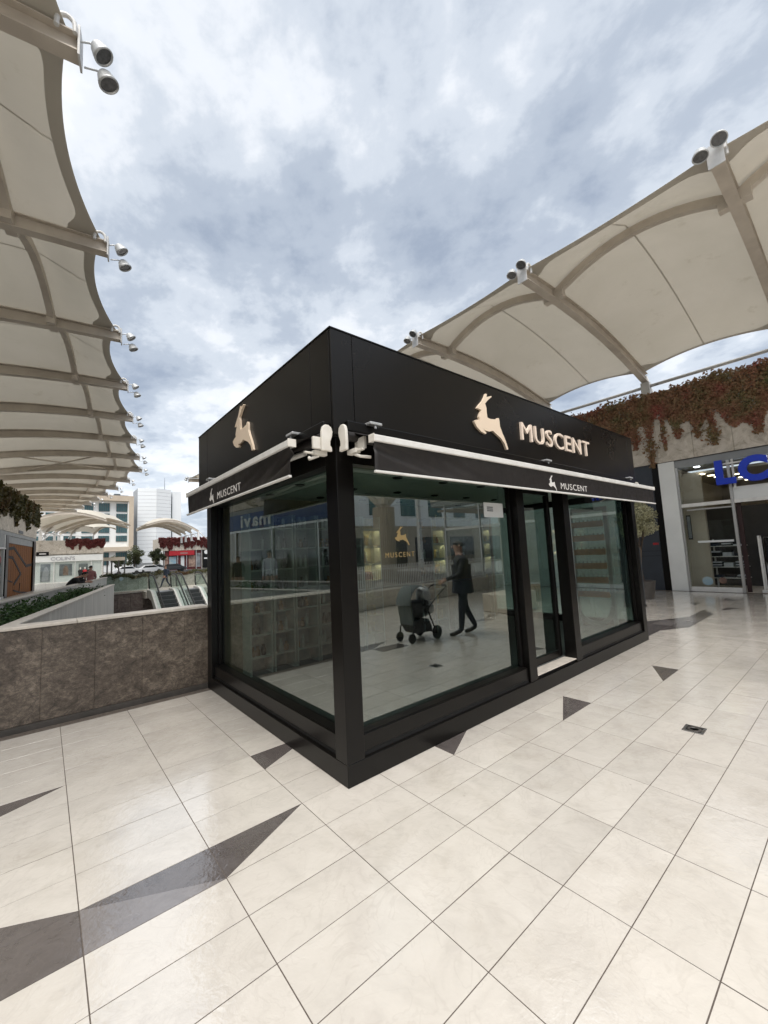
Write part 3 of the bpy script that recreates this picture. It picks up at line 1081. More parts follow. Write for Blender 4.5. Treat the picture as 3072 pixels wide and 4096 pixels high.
# small spot lamps clipped under the fascia
for p, rz in (((0.288, -0.10, 2.655), 0), ((2.966, -0.10, 2.655), 0), ((5.588, -0.10, 2.655), 0), ((-0.10, 0.459, 2.66), -90), ((-0.10, 2.67, 2.66), -90)):
    Mx = Matrix.Translation(p) @ Matrix.Rotation(RD(rz), 4, 'Z')
    s = MB().box(-0.06, 0.06, -0.055, 0.055, -0.012, 0.012).box(-0.012, 0.012, -0.045, -0.033, -0.04, -0.0125).box(-0.035, 0.035, 0.02, 0.06, -0.0125, -0.035)
    s.xform(Mx)
    s.build('awning_bracket', 'lamp housing', ki, bevel=0.008, seg=2)

# interior
bx(0.17, KW - 0.17, 0.17, 3.04, 0.156, 0.20).build('interior_floor', 'dark carpet', ki)
cl = bx(0.17, KW - 0.17, 0.28, 3.04, 2.47, 2.50).build('ceiling', 'shelf white', ki)
for u in (0.55, 1.3, 2.05, 2.8, 3.55, 4.3, 5.05):
    for v in (0.75, 1.6, 2.4):
        MB().lathe([(0.055, 0), (0.055, -0.012), (0.045, -0.016), (0.0, -0.010)], (u, v, 2.469), 16).build('downlight', 'black void', cl)
bx(0.2, KW - 0.2, 2.78, 2.84, 0.201, 2.468).build('back_wall', 'walnut panel', ki)
bx(0.152, KW - 0.152, KD - 0.06, KD - 0.02, 0.156, PT - 0.003).build('rear_wall', 'black metal', ki)
bx(0.16, 0.22, 2.842, 3.045, 0.201, 2.468).build('store_screen', 'walnut panel', ki)
bx(KW - 0.22, KW - 0.16, 2.842, 3.045, 0.201, 2.468).build('store_screen', 'walnut panel', ki)
deer((0.66, GV - 0.003, 1.70), (1, 0, 0), (0, 0, 1), 0.17, 0.002, 'gold decal', ki, name='glass_emblem')
lettering('MUSCENT', (0.545, GV - 0.003, 1.60), (1, 0, 0), (0, 0, 1), 0.045, 0.34, 0.002, 'gold decal', ki, name='glass_lettering', gap=0.42, join=True)
no = bx(1.965, 2.32, GV - 0.006, GV - 0.003, 1.975, 2.135).build('notice', 'paper notice', ki)
pr_ = MB()
for r_ in range(3):
    pr_.box(2.02, 2.13, GV - 0.0075, GV - 0.0065, 2.04 + r_ * 0.02, 2.052 + r_ * 0.02)
pr_.build('print', 'print ink', no)
lettering('Eperfumdecathnou', (4.05, 2.775, 2.22), (1, 0, 0), (0, 0, 1), 0.10, 1.04, 0.012, 'gold decal', ki, name='wall_lettering', gap=0.10, join=True)
bx(4.03, 5.11, 2.745, 2.778, 1.52, 2.04).build('wall_screen', 'lamp glass', ki, bevel=0.004)
bx(4.02, 5.12, 2.42, 2.779, 0.201, 1.05).build('cabinet', 'dark shelf', ki, bevel=0.004)
# open shelf bays built into the back wall
KX, KY = K0.x, K0.y
bays = [(2.10, 2.46), (3.31, 3.64), (3.66, 3.99), (5.14, 5.38), (0.30, 0.60), (0.62, 0.92), (0.94, 1.28), (1.30, 1.68), (1.70, 2.08)]
shz = [0.42, 0.69, 0.96, 1.23, 1.50, 1.77, 2.04]
bott_big = MB().lathe([(0.026, 0), (0.028, 0.004), (0.028, 0.085), (0.012, 0.095), (0.012, 0.102), (0.016, 0.104), (0.016, 0.135), (0.0, 0.137)], n=10).mesh('perfume_bottle')
bott_big.materials.append(MATS['bottle dark'])
bott_var = [('dark', bott_big)]
for nm_, pf in (('amber', [(0.03, 0), (0.032, 0.004), (0.032, 0.07), (0.014, 0.082), (0.014, 0.09), (0.02, 0.092), (0.02, 0.118), (0.0, 0.12)]), ('pale', [(0.024, 0), (0.025, 0.12), (0.010, 0.13), (0.010, 0.138), (0.013, 0.14), (0.013, 0.165), (0.0, 0.166)])):
    mv = MB().lathe(pf, n=10).mesh('perfume_bottle'); mv.materials.append(MATS['bottle ' + nm_]); bott_var.append((nm_, mv))
box_meshes = []
for nm, mm, w, h in (('gold', 'box gold', 0.052, 0.15), ('cream', 'box cream', 0.052, 0.155), ('coral', 'box coral', 0.06, 0.13)):
    mbb = MB().box(-w / 2, w / 2, -0.03, 0.03, 0, h * 0.72).box(-w / 2 - 0.002, w / 2 + 0.002, -0.032, 0.032, h * 0.72 + 0.001, h)
    me = mbb.mesh('perfume_box'); me.materials.append(MATS[mm]); box_meshes.append((nm, me, w))
prnd = random.Random(3)
SHN = ['bottom', 'second', 'third', 'fourth', 'fifth', 'sixth', 'top']
BAYN = {0: 'unit near the glass emblem', 1: 'dark unit', 2: 'left of the wall screen', 3: 'right of the wall screen',
        4: 'unit closest to the left glass', 5: 'second unit from the left glass', 6: 'third unit from the left glass', 7: 'fourth unit from the left glass', 8: 'fifth unit from the left glass'}
for bi, (u0, u1) in enumerate(bays):
    bay = thing('shelf_bay', 'tall shelf unit inside the kiosk, ' + ['near the glass emblem', 'dark, left of the gold boxes', 'left of the wall screen', 'right of the wall screen',
                'closest to the left glass wall', 'second from the left glass wall', 'third from the left glass wall', 'fourth from the left glass wall', 'fifth from the left glass wall'][bi], 'shelf', (KX + u0, KY + 2.775, 0.2), 0, 'shelf units on the kiosk back wall')
    w = u1 - u0
    sidem = 'dark shelf' if bi in (1,) else 'shelf white'
    bx(0, 0.02, -0.26, 0, 0.0, 2.02).build('side_panel', sidem, bay)
    bx(w - 0.02, w, -0.26, 0, 0.0, 2.02).build('side_panel', sidem, bay)
    bx(0.021, w - 0.021, -0.012, 0, 0.0, 2.02).build('back_panel', 'box cream' if bi in (0, 2) else 'grey panel', bay)
    for zi, z in enumerate(shz):
        bx(0.021, w - 0.021, -0.258, -0.013, z - 0.218, z - 0.2).build('shelf', sidem if bi != 0 else 'box cream', bay)
        if bi in (0, 2, 3) and zi > 3:
            bx(0.03, w - 0.03, -0.235, -0.222, z - 0.226, z - 0.2185).build('led_strip', 'led strip', bay)
            bx(0.021, w - 0.021, -0.258, -0.246, z - 0.245, z - 0.2185).build('shelf_lip', 'shelf white', bay)
        n = int((w - 0.06) / 0.075)
        for q in range(n):
            if prnd.random() < 0.12:
                continue
            px_ = KX + u0 + 0.055 + q * 0.075
            lit = bi in (0, 2) or (bi == 3)
            if lit and prnd.random() < 0.8:
                nm, me, _ = box_meshes[0 if bi == 2 else (2 if zi in (3, 4) and bi in (0, 3) else prnd.choice((0, 1)))]
                o = bpy.data.objects.new('perfume_box', me)
                tag(o, '%s perfume box, %s from the left on the %s shelf %s' % (nm, ORD[q], SHN[zi], ['near the glass emblem', '', 'left of the wall screen', 'right of the wall screen'][bi]), 'box',
                    'boxes on the %s shelf of bay %s' % (SHN[zi], 'abcdefghi'[bi]))
            else:
                bn_, bm2 = prnd.choice(bott_var)
                o = bpy.data.objects.new('perfume_bottle', bm2)
                tag(o, bn_ + ' perfume bottle, %s from the left, %s shelf, %s' % (ORD[q], SHN[zi], BAYN[bi]), 'bottle', 'bottles on the %s shelf of bay %s' % (SHN[zi], 'abcdefghi'[bi]))
            COL.objects.link(o)
            o.location = (px_, KY + 2.775 - 0.17 + prnd.uniform(-0.02, 0.02), z + 0.0005)
# tester rack at the right end: grey posts, amber trays with tester bottles, round foot
rk = thing('tester_rack', 'grey tester rack with amber trays at the right end inside the kiosk', 'display rack', (KX + 5.62, KY, 0.2))
for v in (0.32, 0.92):
    bx(-0.03, 0.03, v - 0.03, v + 0.03, 0.0, 2.05).build('upright', 'grey panel', rk, bevel=0.004)
bx(-0.03, 0.03, 0.352, 0.888, 1.98, 2.05).build('top_rail', 'grey panel', rk, bevel=0.004)
ringp = MB()
prof = [(0.27, 0), (0.33, 0), (0.33, 0.02), (0.27, 0.02)]
ringp.loft([[(-0.06 + d, 0.62 + rr * math.cos(q), 0.36 + rr * math.sin(q)) for rr, d in ((0.25, 0), (0.33, 0), (0.33, 0.02), (0.25, 0.02))]
            for q in (math.pi + math.pi * kk / 24 for kk in range(25))])
ringp.build('foot_ring', 'grey panel', rk)
tb = MB().lathe([(0.013, 0), (0.014, 0.05), (0.006, 0.056), (0.008, 0.06), (0.008, 0.078), (0, 0.08)], n=8).mesh('tester_bottle')
tb.materials.append(MATS['bottle dark'])
for k, z in enumerate((0.56, 0.80, 1.04, 1.28, 1.52, 1.76)):
    MB().box(-0.05, 0.05, 0.352, 0.888, z - 0.012, z).box(-0.056, -0.0505, 0.352, 0.888, z - 0.05, z + 0.05).build('tray', 'amber tray', rk)
    for q in range(7):
        o = bpy.data.objects.new('tester_bottle', tb)
        COL.objects.link(o)
        o.location = (KX + 5.62, KY + 0.40 + q * 0.073, 0.2 + z + 0.0005)
        tag(o, 'small dark tester bottle, %s from the near end of the %s amber tray' % (ORD[q], SHN[k]), 'bottle', 'tester bottles in the %s amber tray' % SHN[k])

# ------------------------------------------------------------------ awnings
def make_awning(name, label, loc, rz, length, deer_a, text_a, text_w, wav_left):
    a = thing(name, label, 'awning', loc, rz)
    E = 0.37
    bx(-0.03, length + 0.03, -0.10, 0.045, 2.575, 2.66).build('cassette', 'black metal', a, bevel=0.01, seg=2)
    rl = MB().tube([(-0.05, -0.10, 2.53), (length + 0.05, -0.10, 2.53)], 0.038, 14)
    rl.build('roller', 'awning cloth', a, smooth=False)
    # sloping cloth, slightly slack
    def cover(s, t):
        y = -0.10 - t * (E - 0.115)
        z = 2.572 - t * 0.092 - 0.012 * math.sin(math.pi * t)
        return (0.01 + s * (length - 0.02), y, z)
    MB().grid(cover, 24, 6).build('cover_cloth', 'awning cloth', a, smooth=True)
    fb = [(-E, 2.434), (-E - 0.006, 2.44), (-E - 0.006, 2.478), (-E + 0.004, 2.486), (-E + 0.05, 2.486), (-E + 0.055, 2.478), (-E + 0.055, 2.44), (-E + 0.05, 2.434)]
    MB().prism(fb, lambda p, q, d: (d, p, q), 0, length).build('front_bar', 'white powder coat', a)
    for e in (-0.006, length):
        bx(e, e + 0.006, -E - 0.009, -E + 0.058, 2.431, 2.489).build('bar_end_cap', 'white plastic', a, bevel=0.002)
    # hanging valance, creased near its free ends
    vr_ = random.Random(int(length * 100))
    cr = [(vr_.uniform(0.0, 0.9), vr_.uniform(2.26, 2.4), vr_.uniform(0.05, 0.11), vr_.uniform(-0.8, 0.8)) for _ in range(7)]
    def val(s, t):
        xx = 0.012 + s * (length - 0.024)
        return vxz(xx, t)
    def vxz(xx, t):
        z = 2.434 - t * 0.207
        near = (xx if wav_left else length - xx)
        amp = math.exp(-near / 0.55)
        y = -E + 0.012 + 0.006 * math.sin(xx * 3.1 + t * 1.2) * t + 0.004 * math.sin(xx * 9.0 + 2 * t) * t
        for c0, cz, cw, cs in cr:
            dd = (near - c0) * 0.55 + (z - cz) * (1.5 + cs)
            y += amp * 0.034 * math.exp(-(dd / 0.05) ** 2) * math.sin(math.pi * min(1, t * 1.0))
        return (xx, y, z)
    vl = MB().grid(val, 150, 14).build('valance', 'awning cloth', a, smooth=True)
    so = vl.modifiers.new('thick', 'SOLIDIFY'); so.thickness = 0.002
    MB().box(0.0, length, -E - 0.005, -E + 0.02, 2.208, 2.226).build('hem_bar', 'white powder coat', a, bevel=0.004, seg=2)
    # folding arms tucked behind the bar, and the plastic end hoods
    for sgn, e in ((1, 0.25), (-1, length - 0.25)):
        arm = MB().tube([(e, -0.10, 2.47), (e + sgn * (length * 0.36), -0.2, 2.455)], 0.022, 10)
        arm.tube([(e + sgn * (length * 0.36), -0.2, 2.455), (e, -E + 0.07, 2.45)], 0.020, 10)
        arm.build('folding_arm', 'white powder coat', a, smooth=False)
    boot = [(-0.045, 2.40), (-0.150, 2.40), (-0.152, 2.47), (-0.150, 2.57), (-0.138, 2.61), (-0.112, 2.632), (-0.078, 2.632), (-0.048, 2.612), (-0.036, 2.575), (-0.045, 2.53), (-0.062, 2.49), (-0.064, 2.45), (-0.05, 2.44)]
    for e in (-0.085, length + 0.055):
        MB().prism([(-0.09 + (p_ + 0.09) * 0.85, 2.51 + (q_ - 2.51) * 0.87) for p_, q_ in boot], lambda p, q, d: (d, p, q), e, e + 0.026).build('end_hood', 'white plastic', a, bevel=0.006, seg=2, tri=False)
    for e in (-0.02, length - 0.03):
        gb = MB().box(e, e + 0.05, -0.17, -0.06, 2.395, 2.43).box(e + 0.01, e + 0.035, -0.24, -0.172, 2.40, 2.415).tube([(e + 0.02, -0.12, 2.394), (e + 0.02, -0.20, 2.36), (e + 0.09, -0.24, 2.352)], 0.012, 8)
        gb.box(e + 0.06, e + 0.085, -0.20, -0.08, 2.43, 2.52)
        gb.build('gear_bracket', 'white plastic', a, bevel=0.003)
    fy = -E - 0.0015
    def onval(o):
        for v in o.data.vertices:
            v.co.y += vxz(v.co.x, (2.434 - v.co.z) / 0.207)[1] - 0.003 - fy
    onval(deer((deer_a, fy, 2.232), (1, 0, 0), (0, 0, 1), 0.168, 0.0015, 'printed white', a, name='printed_emblem'))
    onval(lettering('MUSCENT', (text_a, fy, 2.262), (1, 0, 0), (0, 0, 1), 0.075, text_w, 0.0015, 'printed white', a, name='printed_lettering', gap=0.24, join=True, offset=-0.004))
    return a


make_awning('awning', 'long dark brown awning with white bars on the front of the kiosk', (K0.x + 0.08, K0.y, 0), 0.0, 5.778, 2.42, 2.69, 0.65, True)
make_awning('awning', 'short dark brown awning with white bars on the left side of the kiosk', (K0.x, K0.y + 2.755, 0), RD(-90), 2.71, 0.865, 1.135, 0.62, False)

# ------------------------------------------------------------------ tensile canopies
ISEC = [(-.095, -.16), (.095, -.16), (.095, -.137), (.014, -.137), (.014, .137), (.095, .137), (.095, .16), (-.095, .16), (-.095, .137), (-.014, .137), (-.014, -.137), (-.095, -.137)]


def make_canopy(label, tips, cols, zt=8.0, zc=7.4, up=0.3, sc=0.70, base=4.2, fine=True, brace=(), pipe=True, zs=None):
    loc = Vector((cols[0][0], cols[0][1], 0))
    cp = thing('tensile_canopy', label, 'canopy', tuple(loc))
    T = Matrix.Translation(-loc)
    n = len(tips)
    zs = zs or [0.0] * n

    def P(i, s):
        a, b = tips[i], cols[i]
        return Vector((a[0] + (b[0] - a[0]) * s, a[1] + (b[1] - a[1]) * s, zs[i] + zt + (zc - zt) * s + up * math.sin(math.pi * min(max(s, 0), 1))))

    def B(mb, name, m, par=cp, **kw):
        return mb.xform(T).build(name, m, par, **kw)

    def hgt(s, s0=0.045):
        a = min(1.0, max(0.0, (s - s0) / max(0.02, 0.20 - s0)))
        a = a * a * (3 - 2 * a)
        return (0.07 + 0.45 * a) if s < 0.25 else 0.52 - 0.34 * ((s - 0.25) / 0.75) ** 1.3

    for i in range(n):
        d = (Vector(cols[i]).to_2d() - Vector(tips[i]).to_2d()).normalized()
        side = Vector((-d.y, d.x, 0))
        rings = []
        for k in range(13):
            s = k / 12
            p = P(i, s)
            tg = (P(i, min(1, s + 0.02)) - P(i, max(0, s - 0.02))).normalized()
            upv = side.cross(tg)
            if upv.z < 0:
                upv = -upv
            tap = 0.78 + 0.30 * min(1, s * 2.2)
            rings.append([p + side * a + upv * (b * tap) for a, b in ISEC])
        bm_ = B(MB().loft(rings), 'beam', 'steel beam')
        # column under the inner end
        c = Vector((cols[i][0], cols[i][1], 0))
        w0, w1 = 0.17, 0.13
        B(MB().loft([[c + Vector((sx * w, sy * w, z)) for sx, sy in ((-1, -1), (1, -1), (1, 1), (-1, 1))] for z, w in ((base, w0), (zs[i] + zc - 0.17, w1))]), 'column', 'white steel')
        if fine:
            # end plate, cable loop and the pin of the membrane corner
            tip = P(i, 0)
            out = Vector((-d.x, -d.y, 0))
            ep = MB()
            q = [tip + out * 0.004 + side * a + Vector((0, 0, b)) for a, b in ((-.115, -.19), (.115, -.19), (.115, .21), (-.115, .21))]
            ep.loft([q, [p + out * 0.022 for p in q]])
            B(ep, 'end_plate', 'white steel', bm_)
            for sd__ in (-0.12, 0.12):
                pth = [tip - out * 0.20 + side * sd__ + Vector((0, 0, 0.06))] + \
                      [tip - out * (0.11 + 0.09 * math.cos(a)) + side * sd__ + Vector((0, 0, 0.14 + 0.11 * math.sin(a))) for a in (0.0, 0.5, 1.0, 1.57, 2.1, 2.6, 3.14)] + \
                      [tip - out * 0.02 + side * sd__ + Vector((0, 0, 0.06))]
                B(MB().tube(pth, 0.028, 8), 'cable_loop', 'white steel', bm_)
            if i:
                gp = MB()
                pp = P(i, 0.19)
                for k in (-1, 1):
                    o_ = pp + side * (0.13 * k)
                    gp.loft([[o_ + d.to_3d() * a + Vector((0, 0, b)) + side * (0.12 * k * e) for a, b in ((-.09, -.13), (.09, -.13), (.09, .13), (-.09, .13))] for e in (-1, 1)])
                B(gp, 'purlin_cleat', 'steel beam', bm_)
    for i in range(n - 1):
        La = (Vector(tips[i]) - Vector(cols[i])).length
        bay = (Vector(tips[i]) - Vector(tips[i + 1])).length

        def surf(s, t, off=0.0, i=i, La=La):
            q = 4 * t * (1 - t)
            s0 = 0.014 + sc / La * q
            s1 = 0.985 - 0.5 * sc / La * q
            ss = s0 + (s1 - s0) * s
            p = P(i, ss).lerp(P(i + 1, ss), t)
            p.z += 0.175 + hgt(ss, s0) * q + off
            return p
        mem = B(MB().grid(lambda u, v: surf(u, v), 22 if fine else 8, 16 if fine else 8), 'membrane', 'membrane', smooth=True)
        if fine:
            def hem(u, v, bay=bay):
                w = 0.026 + 0.045 * math.exp(-(min(v, 1 - v) * bay / 0.30) ** 2)
                return surf(u * w, v, -0.008)

            def hem2(u, v, bay=bay):
                w = 0.012 + 0.05 * math.exp(-(min(v, 1 - v) * bay / 0.35) ** 2)
                return surf(1 - u * w, v, -0.008)
            B(MB().grid(hem, 3, 24), 'edge_hem', 'edge webbing', mem, smooth=True)
            B(MB().grid(hem2, 3, 24), 'rear_hem', 'edge webbing', mem, smooth=True)
            sw = 0.016 / bay
            B(MB().grid(lambda u, v: surf(u, 0.5 + (v - 0.5) * 2 * sw, -0.006), 14, 1), 'seam', 'edge webbing', mem)
            pts = []
            sp_ = 0.19
            for k in range(13):
                t = k / 12
                p = P(i, sp_).lerp(P(i + 1, sp_), t)
                p.z += 0.0 + (hgt(0.25) - 0.0) * 4 * t * (1 - t)
                pts.append(p)
            d = (Vector(cols[i]) - Vector(tips[i])).normalized().to_3d()
            rings = []
            for k, p in enumerate(pts):
                tg = (pts[min(k + 1, 12)] - pts[max(k - 1, 0)]).normalized()
                upv = d.cross(tg).normalized()
                if upv.z < 0:
                    upv = -upv
                rings.append([p + d * a + upv * b for a, b in ((-.07, -.085), (.07, -.085), (.07, .085), (-.07, .085))])
            B(MB().loft(rings), 'purlin', 'steel beam')
        if pipe:
            a, b = P(i, 1), P(i + 1, 1)
            a.z -= 0.32; b.z -= 0.32
            B(MB().tube([a, b], 0.055, 10), 'tie_pipe', 'white steel', smooth=True)
            dd = (Vector(cols[i]) - Vector(tips[i])).normalized().to_3d()
            B(MB().tube([a + Vector((0, 0, 0.4)), a + dd * 1.6 + Vector((0, 0, -1.1))], 0.07, 8), 'back_stay', 'white steel', smooth=True)
        if i in brace:
            x1, x2, x3, x4 = P(i, 0.25), P(i + 1, 0.75), P(i + 1, 0.25), P(i, 0.75)
            for p, q in ((x1, x2), (x3, x4)):
                p = p.copy(); q = q.copy(); p.z -= 0.05; q.z -= 0.05
                B(MB().tube([p, q], 0.045, 8), 'cross_brace', 'steel beam')
    return cp, P


# left canopy, bending with the mall
LT = [(-1.88, -0.35), (-1.21, 3.27), (-0.56, 6.90), (0.11, 10.50), (0.76, 14.15), (1.44, 17.80), (2.12, 21.45), (2.86, 25.25), (3.57, 28.95),
      (3.46, 33.4), (3.17, 37.3), (2.82, 41.0), (2.50, 44.6), (2.14, 48.0), (1.75, 51.5), (1.3, 55.0)]
LC = []
for i, (x, y) in enumerate(LT):
    if i < 9:
        dx, dy = -0.983, 0.186
    else:
        dx, dy = -0.994, -0.09
    LC.append((x + dx * 7.9, y + dy * 7.9))
lcan, PL = make_canopy('long cream tensile canopy on grey beams, at the left of the sky', LT, LC, sc=0.27, brace=(7,))
RT = [(7.12, -12.2 + 3.62 * k) for k in range(13)]
RC = [(15.05, y) for _, y in RT]
rcan, PR = make_canopy('cream tensile canopy on grey beams above the shop at the right', RT, RC, sc=0.20, base=4.3)

# floodlights at the beam ends
def floodlight_meshes():
    b = MB().lathe([(0.0, 0.17), (0.075, 0.17), (0.11, 0.15), (0.115, 0.10), (0.150, 0.095), (0.155, 0.05), (0.165, 0.045), (0.17, 0.0), (0.185, -0.005), (0.195, -0.06),
                    (0.20, -0.065), (0.205, -0.10), (0.195, -0.115), (0.178, -0.115), (0.176, -0.075), (0.0, -0.074)], n=22)
    return b.mesh('housing')


fl_body = floodlight_meshes(); fl_body.materials.append(MATS['lamp housing'])
for p in fl_body.polygons:
    p.use_smooth = abs(p.normal.z) < 0.8
fl_lens = MB().lathe([(0.0, -0.073), (0.172, -0.073), (0.172, -0.080), (0.0, -0.081)], n=22).mesh('lens')
fl_lens.materials.append(MATS['lamp glass'])
fl_arm = MB().tube([(0, 0, 0.12), (-0.12, 0, 0.20), (-0.34, 0, 0.24)], 0.02, 8).mesh('arm')
fl_arm.materials.append(MATS['lamp housing'])


def floodlight(pos, out, tilt, roll, label, group):
    o = thing('floodlight', label, 'floodlight', tuple(pos), 0, group)
    z = (-out * math.cos(tilt) + Vector((0, 0, 1)) * math.sin(tilt)).normalized()      # back of the lamp
    x = out.copy()
    y = z.cross(x).normalized()
    x = y.cross(z).normalized()
    Mx = Matrix((x, y, z)).transposed()
    o.rotation_euler = Mx.to_euler()
    o.scale = (0.58, 0.58, 0.58)
    for nm, me in (('housing', fl_body), ('lens', fl_lens), ('arm', fl_arm)):
        c = bpy.data.objects.new(nm, me)
        COL.objects.link(c)
        c.parent = o
    return o


for i in range(1, 14):
    d = (Vector(LT[i]) - Vector(LC[i])).normalized().to_3d()
    side = Vector((-d.y, d.x, 0))
    t = PL(i, 0)
    for up, nm, so, ti in ((0.03, 'upper', -0.06, 0.95), (-0.24, 'lower', 0.02, 1.15)):
        floodlight(t + d * (0.23 if up > 0 else 0.29) + Vector((0, 0, up)) + side * so, d, ti, 0,
                   '%s floodlight at the tip of the %s left canopy beam from the camera' % (nm, ORD[i - 1]), 'floodlights along the left canopy')
for i, nm_ in ((3, 'topmost right canopy beam'), (4, 'middle right canopy beam'), (5, 'right canopy beam just above the kiosk'), (12, 'far end right canopy beam')):
    d = (Vector(RT[i]) - Vector(RC[i])).normalized().to_3d()
    side = Vector((-d.y, d.x, 0))
    t = PR(i, 0)
    for so, up, nm, ti in ((0.17, 0.06, 'left', 1.25), (-0.09, 0.15, 'right', 1.0)):
        floodlight(t + d * 0.16 + Vector((0, 0, up)) - side * so, d, ti, 0,
                   '%s-hand white floodlight on the tip of the %s' % (nm, nm_), 'floodlights along the right canopy')

# ------------------------------------------------------------------ creepers
def leaf_quads(mb, p, size, rr, nrm=None):
    n = Vector((rr.gauss(0, 1), rr.gauss(0, 1), rr.gauss(0, 1)))
    if nrm is not None:
        n = n * 0.75 + nrm * 1.1
    n.normalize()
    a = n.orthogonal().normalized()
    q = rr.uniform(0, 6.28)
    b = n.cross(a)
    u = a * math.cos(q) + b * math.sin(q)
    v = n.cross(u)
    s = size * rr.uniform(0.6, 1.25)
    bend = n * (-0.18 * s)
    mb.add([p - u * s * 0.5 + bend, p - v * s * 0.36, p + u * s * 0.6 + bend, p + v * s * 0.36], [(0, 1, 3), (1, 2, 3)])


def creeper(label, p0, p1, ztop, nrm, solid, drop, n_solid, n_hang, size, m, seed, tend=None, kind_name='creeper', thick=0.16):
    """p0->p1 along the wall top; nrm points out of the wall"""
    rr = random.Random(seed)
    p0, p1, nrm = Vector(p0), Vector(p1), Vector(nrm)
    c = thing(kind_name, label, 'creeper', tuple(p0))
    ln = (p1 - p0).length
    mb = MB()
    ph = [rr.uniform(0, 6.28) for _ in range(6)]

    def edge(x):
        return solid * (1 + 0.24 * math.sin(x * 1.7 + ph[0]) + 0.18 * math.sin(x * 4.1 + ph[1]) + 0.14 * math.sin(x * 9.3 + ph[2]))
    for _ in range(n_solid):
        x = rr.uniform(0, ln)
        e = edge(x)
        f = rr.random() ** 0.8
        z = 0.10 + 0.05 * math.sin(x * 6 + ph[3]) + 0.06 * math.sin(x * 2.3 + ph[4]) - f * (e + 0.10) + rr.gauss(0, 0.03)
        bulge = thick * (1.1 - 0.75 * f) * (0.7 + 0.3 * math.sin(x * 3 + ph[5]))
        y = rr.uniform(-0.22 if z > 0 else 0.02, 0.04 + bulge)
        p = (p1 - p0) * (x / ln) + nrm * y + Vector((0, 0, z))
        leaf_quads(mb, p, size, rr, nrm)
    tend = tend or [(rr.uniform(0, ln), drop * rr.uniform(0.45, 1.0), rr.uniform(0.15, 0.4)) for _ in range(int(ln * 1.1))]
    stems = MB()
    for tx, td, tw in tend:
        k = int(n_hang * td * tw * 3)
        e = edge(tx)
        for _ in range(k):
            f = rr.random()
            z = -e * 0.7 - f * (td - e * 0.7)
            sp_ = tw * (1.0 - 0.55 * f) * (0.7 + 0.3 * math.sin(f * 11 + tx))
            p = (p1 - p0) * ((tx + rr.gauss(0, sp_ * 0.5)) / ln) + nrm * rr.uniform(0.015, 0.09) + Vector((0, 0, z))
            leaf_quads(mb, p, size * 0.85, rr, nrm)
        pt = [(p1 - p0) * ((tx + 0.05 * math.sin(q * 2.1 + tx * 3)) / ln) + nrm * 0.015 + Vector((0, 0, -e * 0.4 - q * (td - e * 0.4) / 5)) for q in range(6)]
        stems.tube(pt, [0.008, 0.007, 0.006, 0.005, 0.004, 0.003], 5)
    tag(mb.build('foliage', m, c, recalc=False), kind='stuff')
    stems.build('stem', 'bark', c)
    return c


# ------------------------------------------------------------------ shop at the right
SX = 13.95
rs = thing('clothing_shop', 'travertine-topped shop with glass front and big blue LC letters', 'shop', (SX, 1.45, 0))


def Rb(y0, y1, z0, z1, x0=0.0, x1=0.15):
    return bx(x0, x1, y0 - 1.45, y1 - 1.45, z0, z1)


y = -11.5
k = 0
while y < 13:
    w = 0.955
    Rb(y + 0.003, y + w - 0.003, 4.10, 6.36, trnd.uniform(-0.003, 0.0), 0.12).build('travertine_panel', 'travertine', rs, bevel=0.004)
    y += w
Rb(-11.5, 13, 4.12, 6.35, 0.122, 0.6).build('core_wall', 'black void', rs)
Rb(-11.5, 13, 6.362, 6.42, -0.03, 0.62).build('wall_cap', 'pale stone', rs)
Rb(-11.5, 13, 4.085, 4.098, -0.01, 0.2).build('drip_edge', 'black metal', rs)
Rb(-11.5, 1.46, 3.86, 4.083, 0.03, 0.10).build('head_panel', 'grey panel', rs)
Rb(-11.5, 1.46, 3.84, 3.858, 0.10, 1.2).build('soffit', 'grey panel', rs)
Rb(1.46, 1.90, 0.0, 4.083, -0.015, 0.35).build('pillar', 'white wall', rs, bevel=0.006)
Rb(1.905, 2.09, 0.0, 4.083, 0.02, 0.2).build('black_jamb', 'black metal', rs)
np_ = MB()
yy = 2.10
while yy < 12.9:
    Rb(yy, yy + 1.195, 0.0, 4.08, 0.03, 0.08).build('navy_panel' if yy < 3.2 else 'white_backdrop_panel', 'navy panel' if yy < 3.2 else 'white wall', rs, bevel=0.003)  # white ones beyond the navy are invented, to brighten the view through the kiosk
    yy += 1.2
# red mark and lines on the navy panel
rm = Rb(1.98 + 0.2, 2.30, 1.46, 1.53, 0.024, 0.029).build('red_mark', 'red paint', rs)
Rb(2.14, 2.17, 1.46, 1.53, 0.024, 0.029).build('red_mark', 'red paint', rs)
Rb(2.10, 2.9, 1.26, 1.27, 0.026, 0.029).build('groove', 'black void', rs)
Rb(2.10, 2.9, 1.10, 1.11, 0.026, 0.029).build('groove', 'black void', rs)


def frame_bar(y0, y1, z0, z1, m='aluminium', x0=0.02, x1=0.11):
    return Rb(y0, y1, z0, z1, x0, x1).build('mullion', m, rs, bevel=0.004)


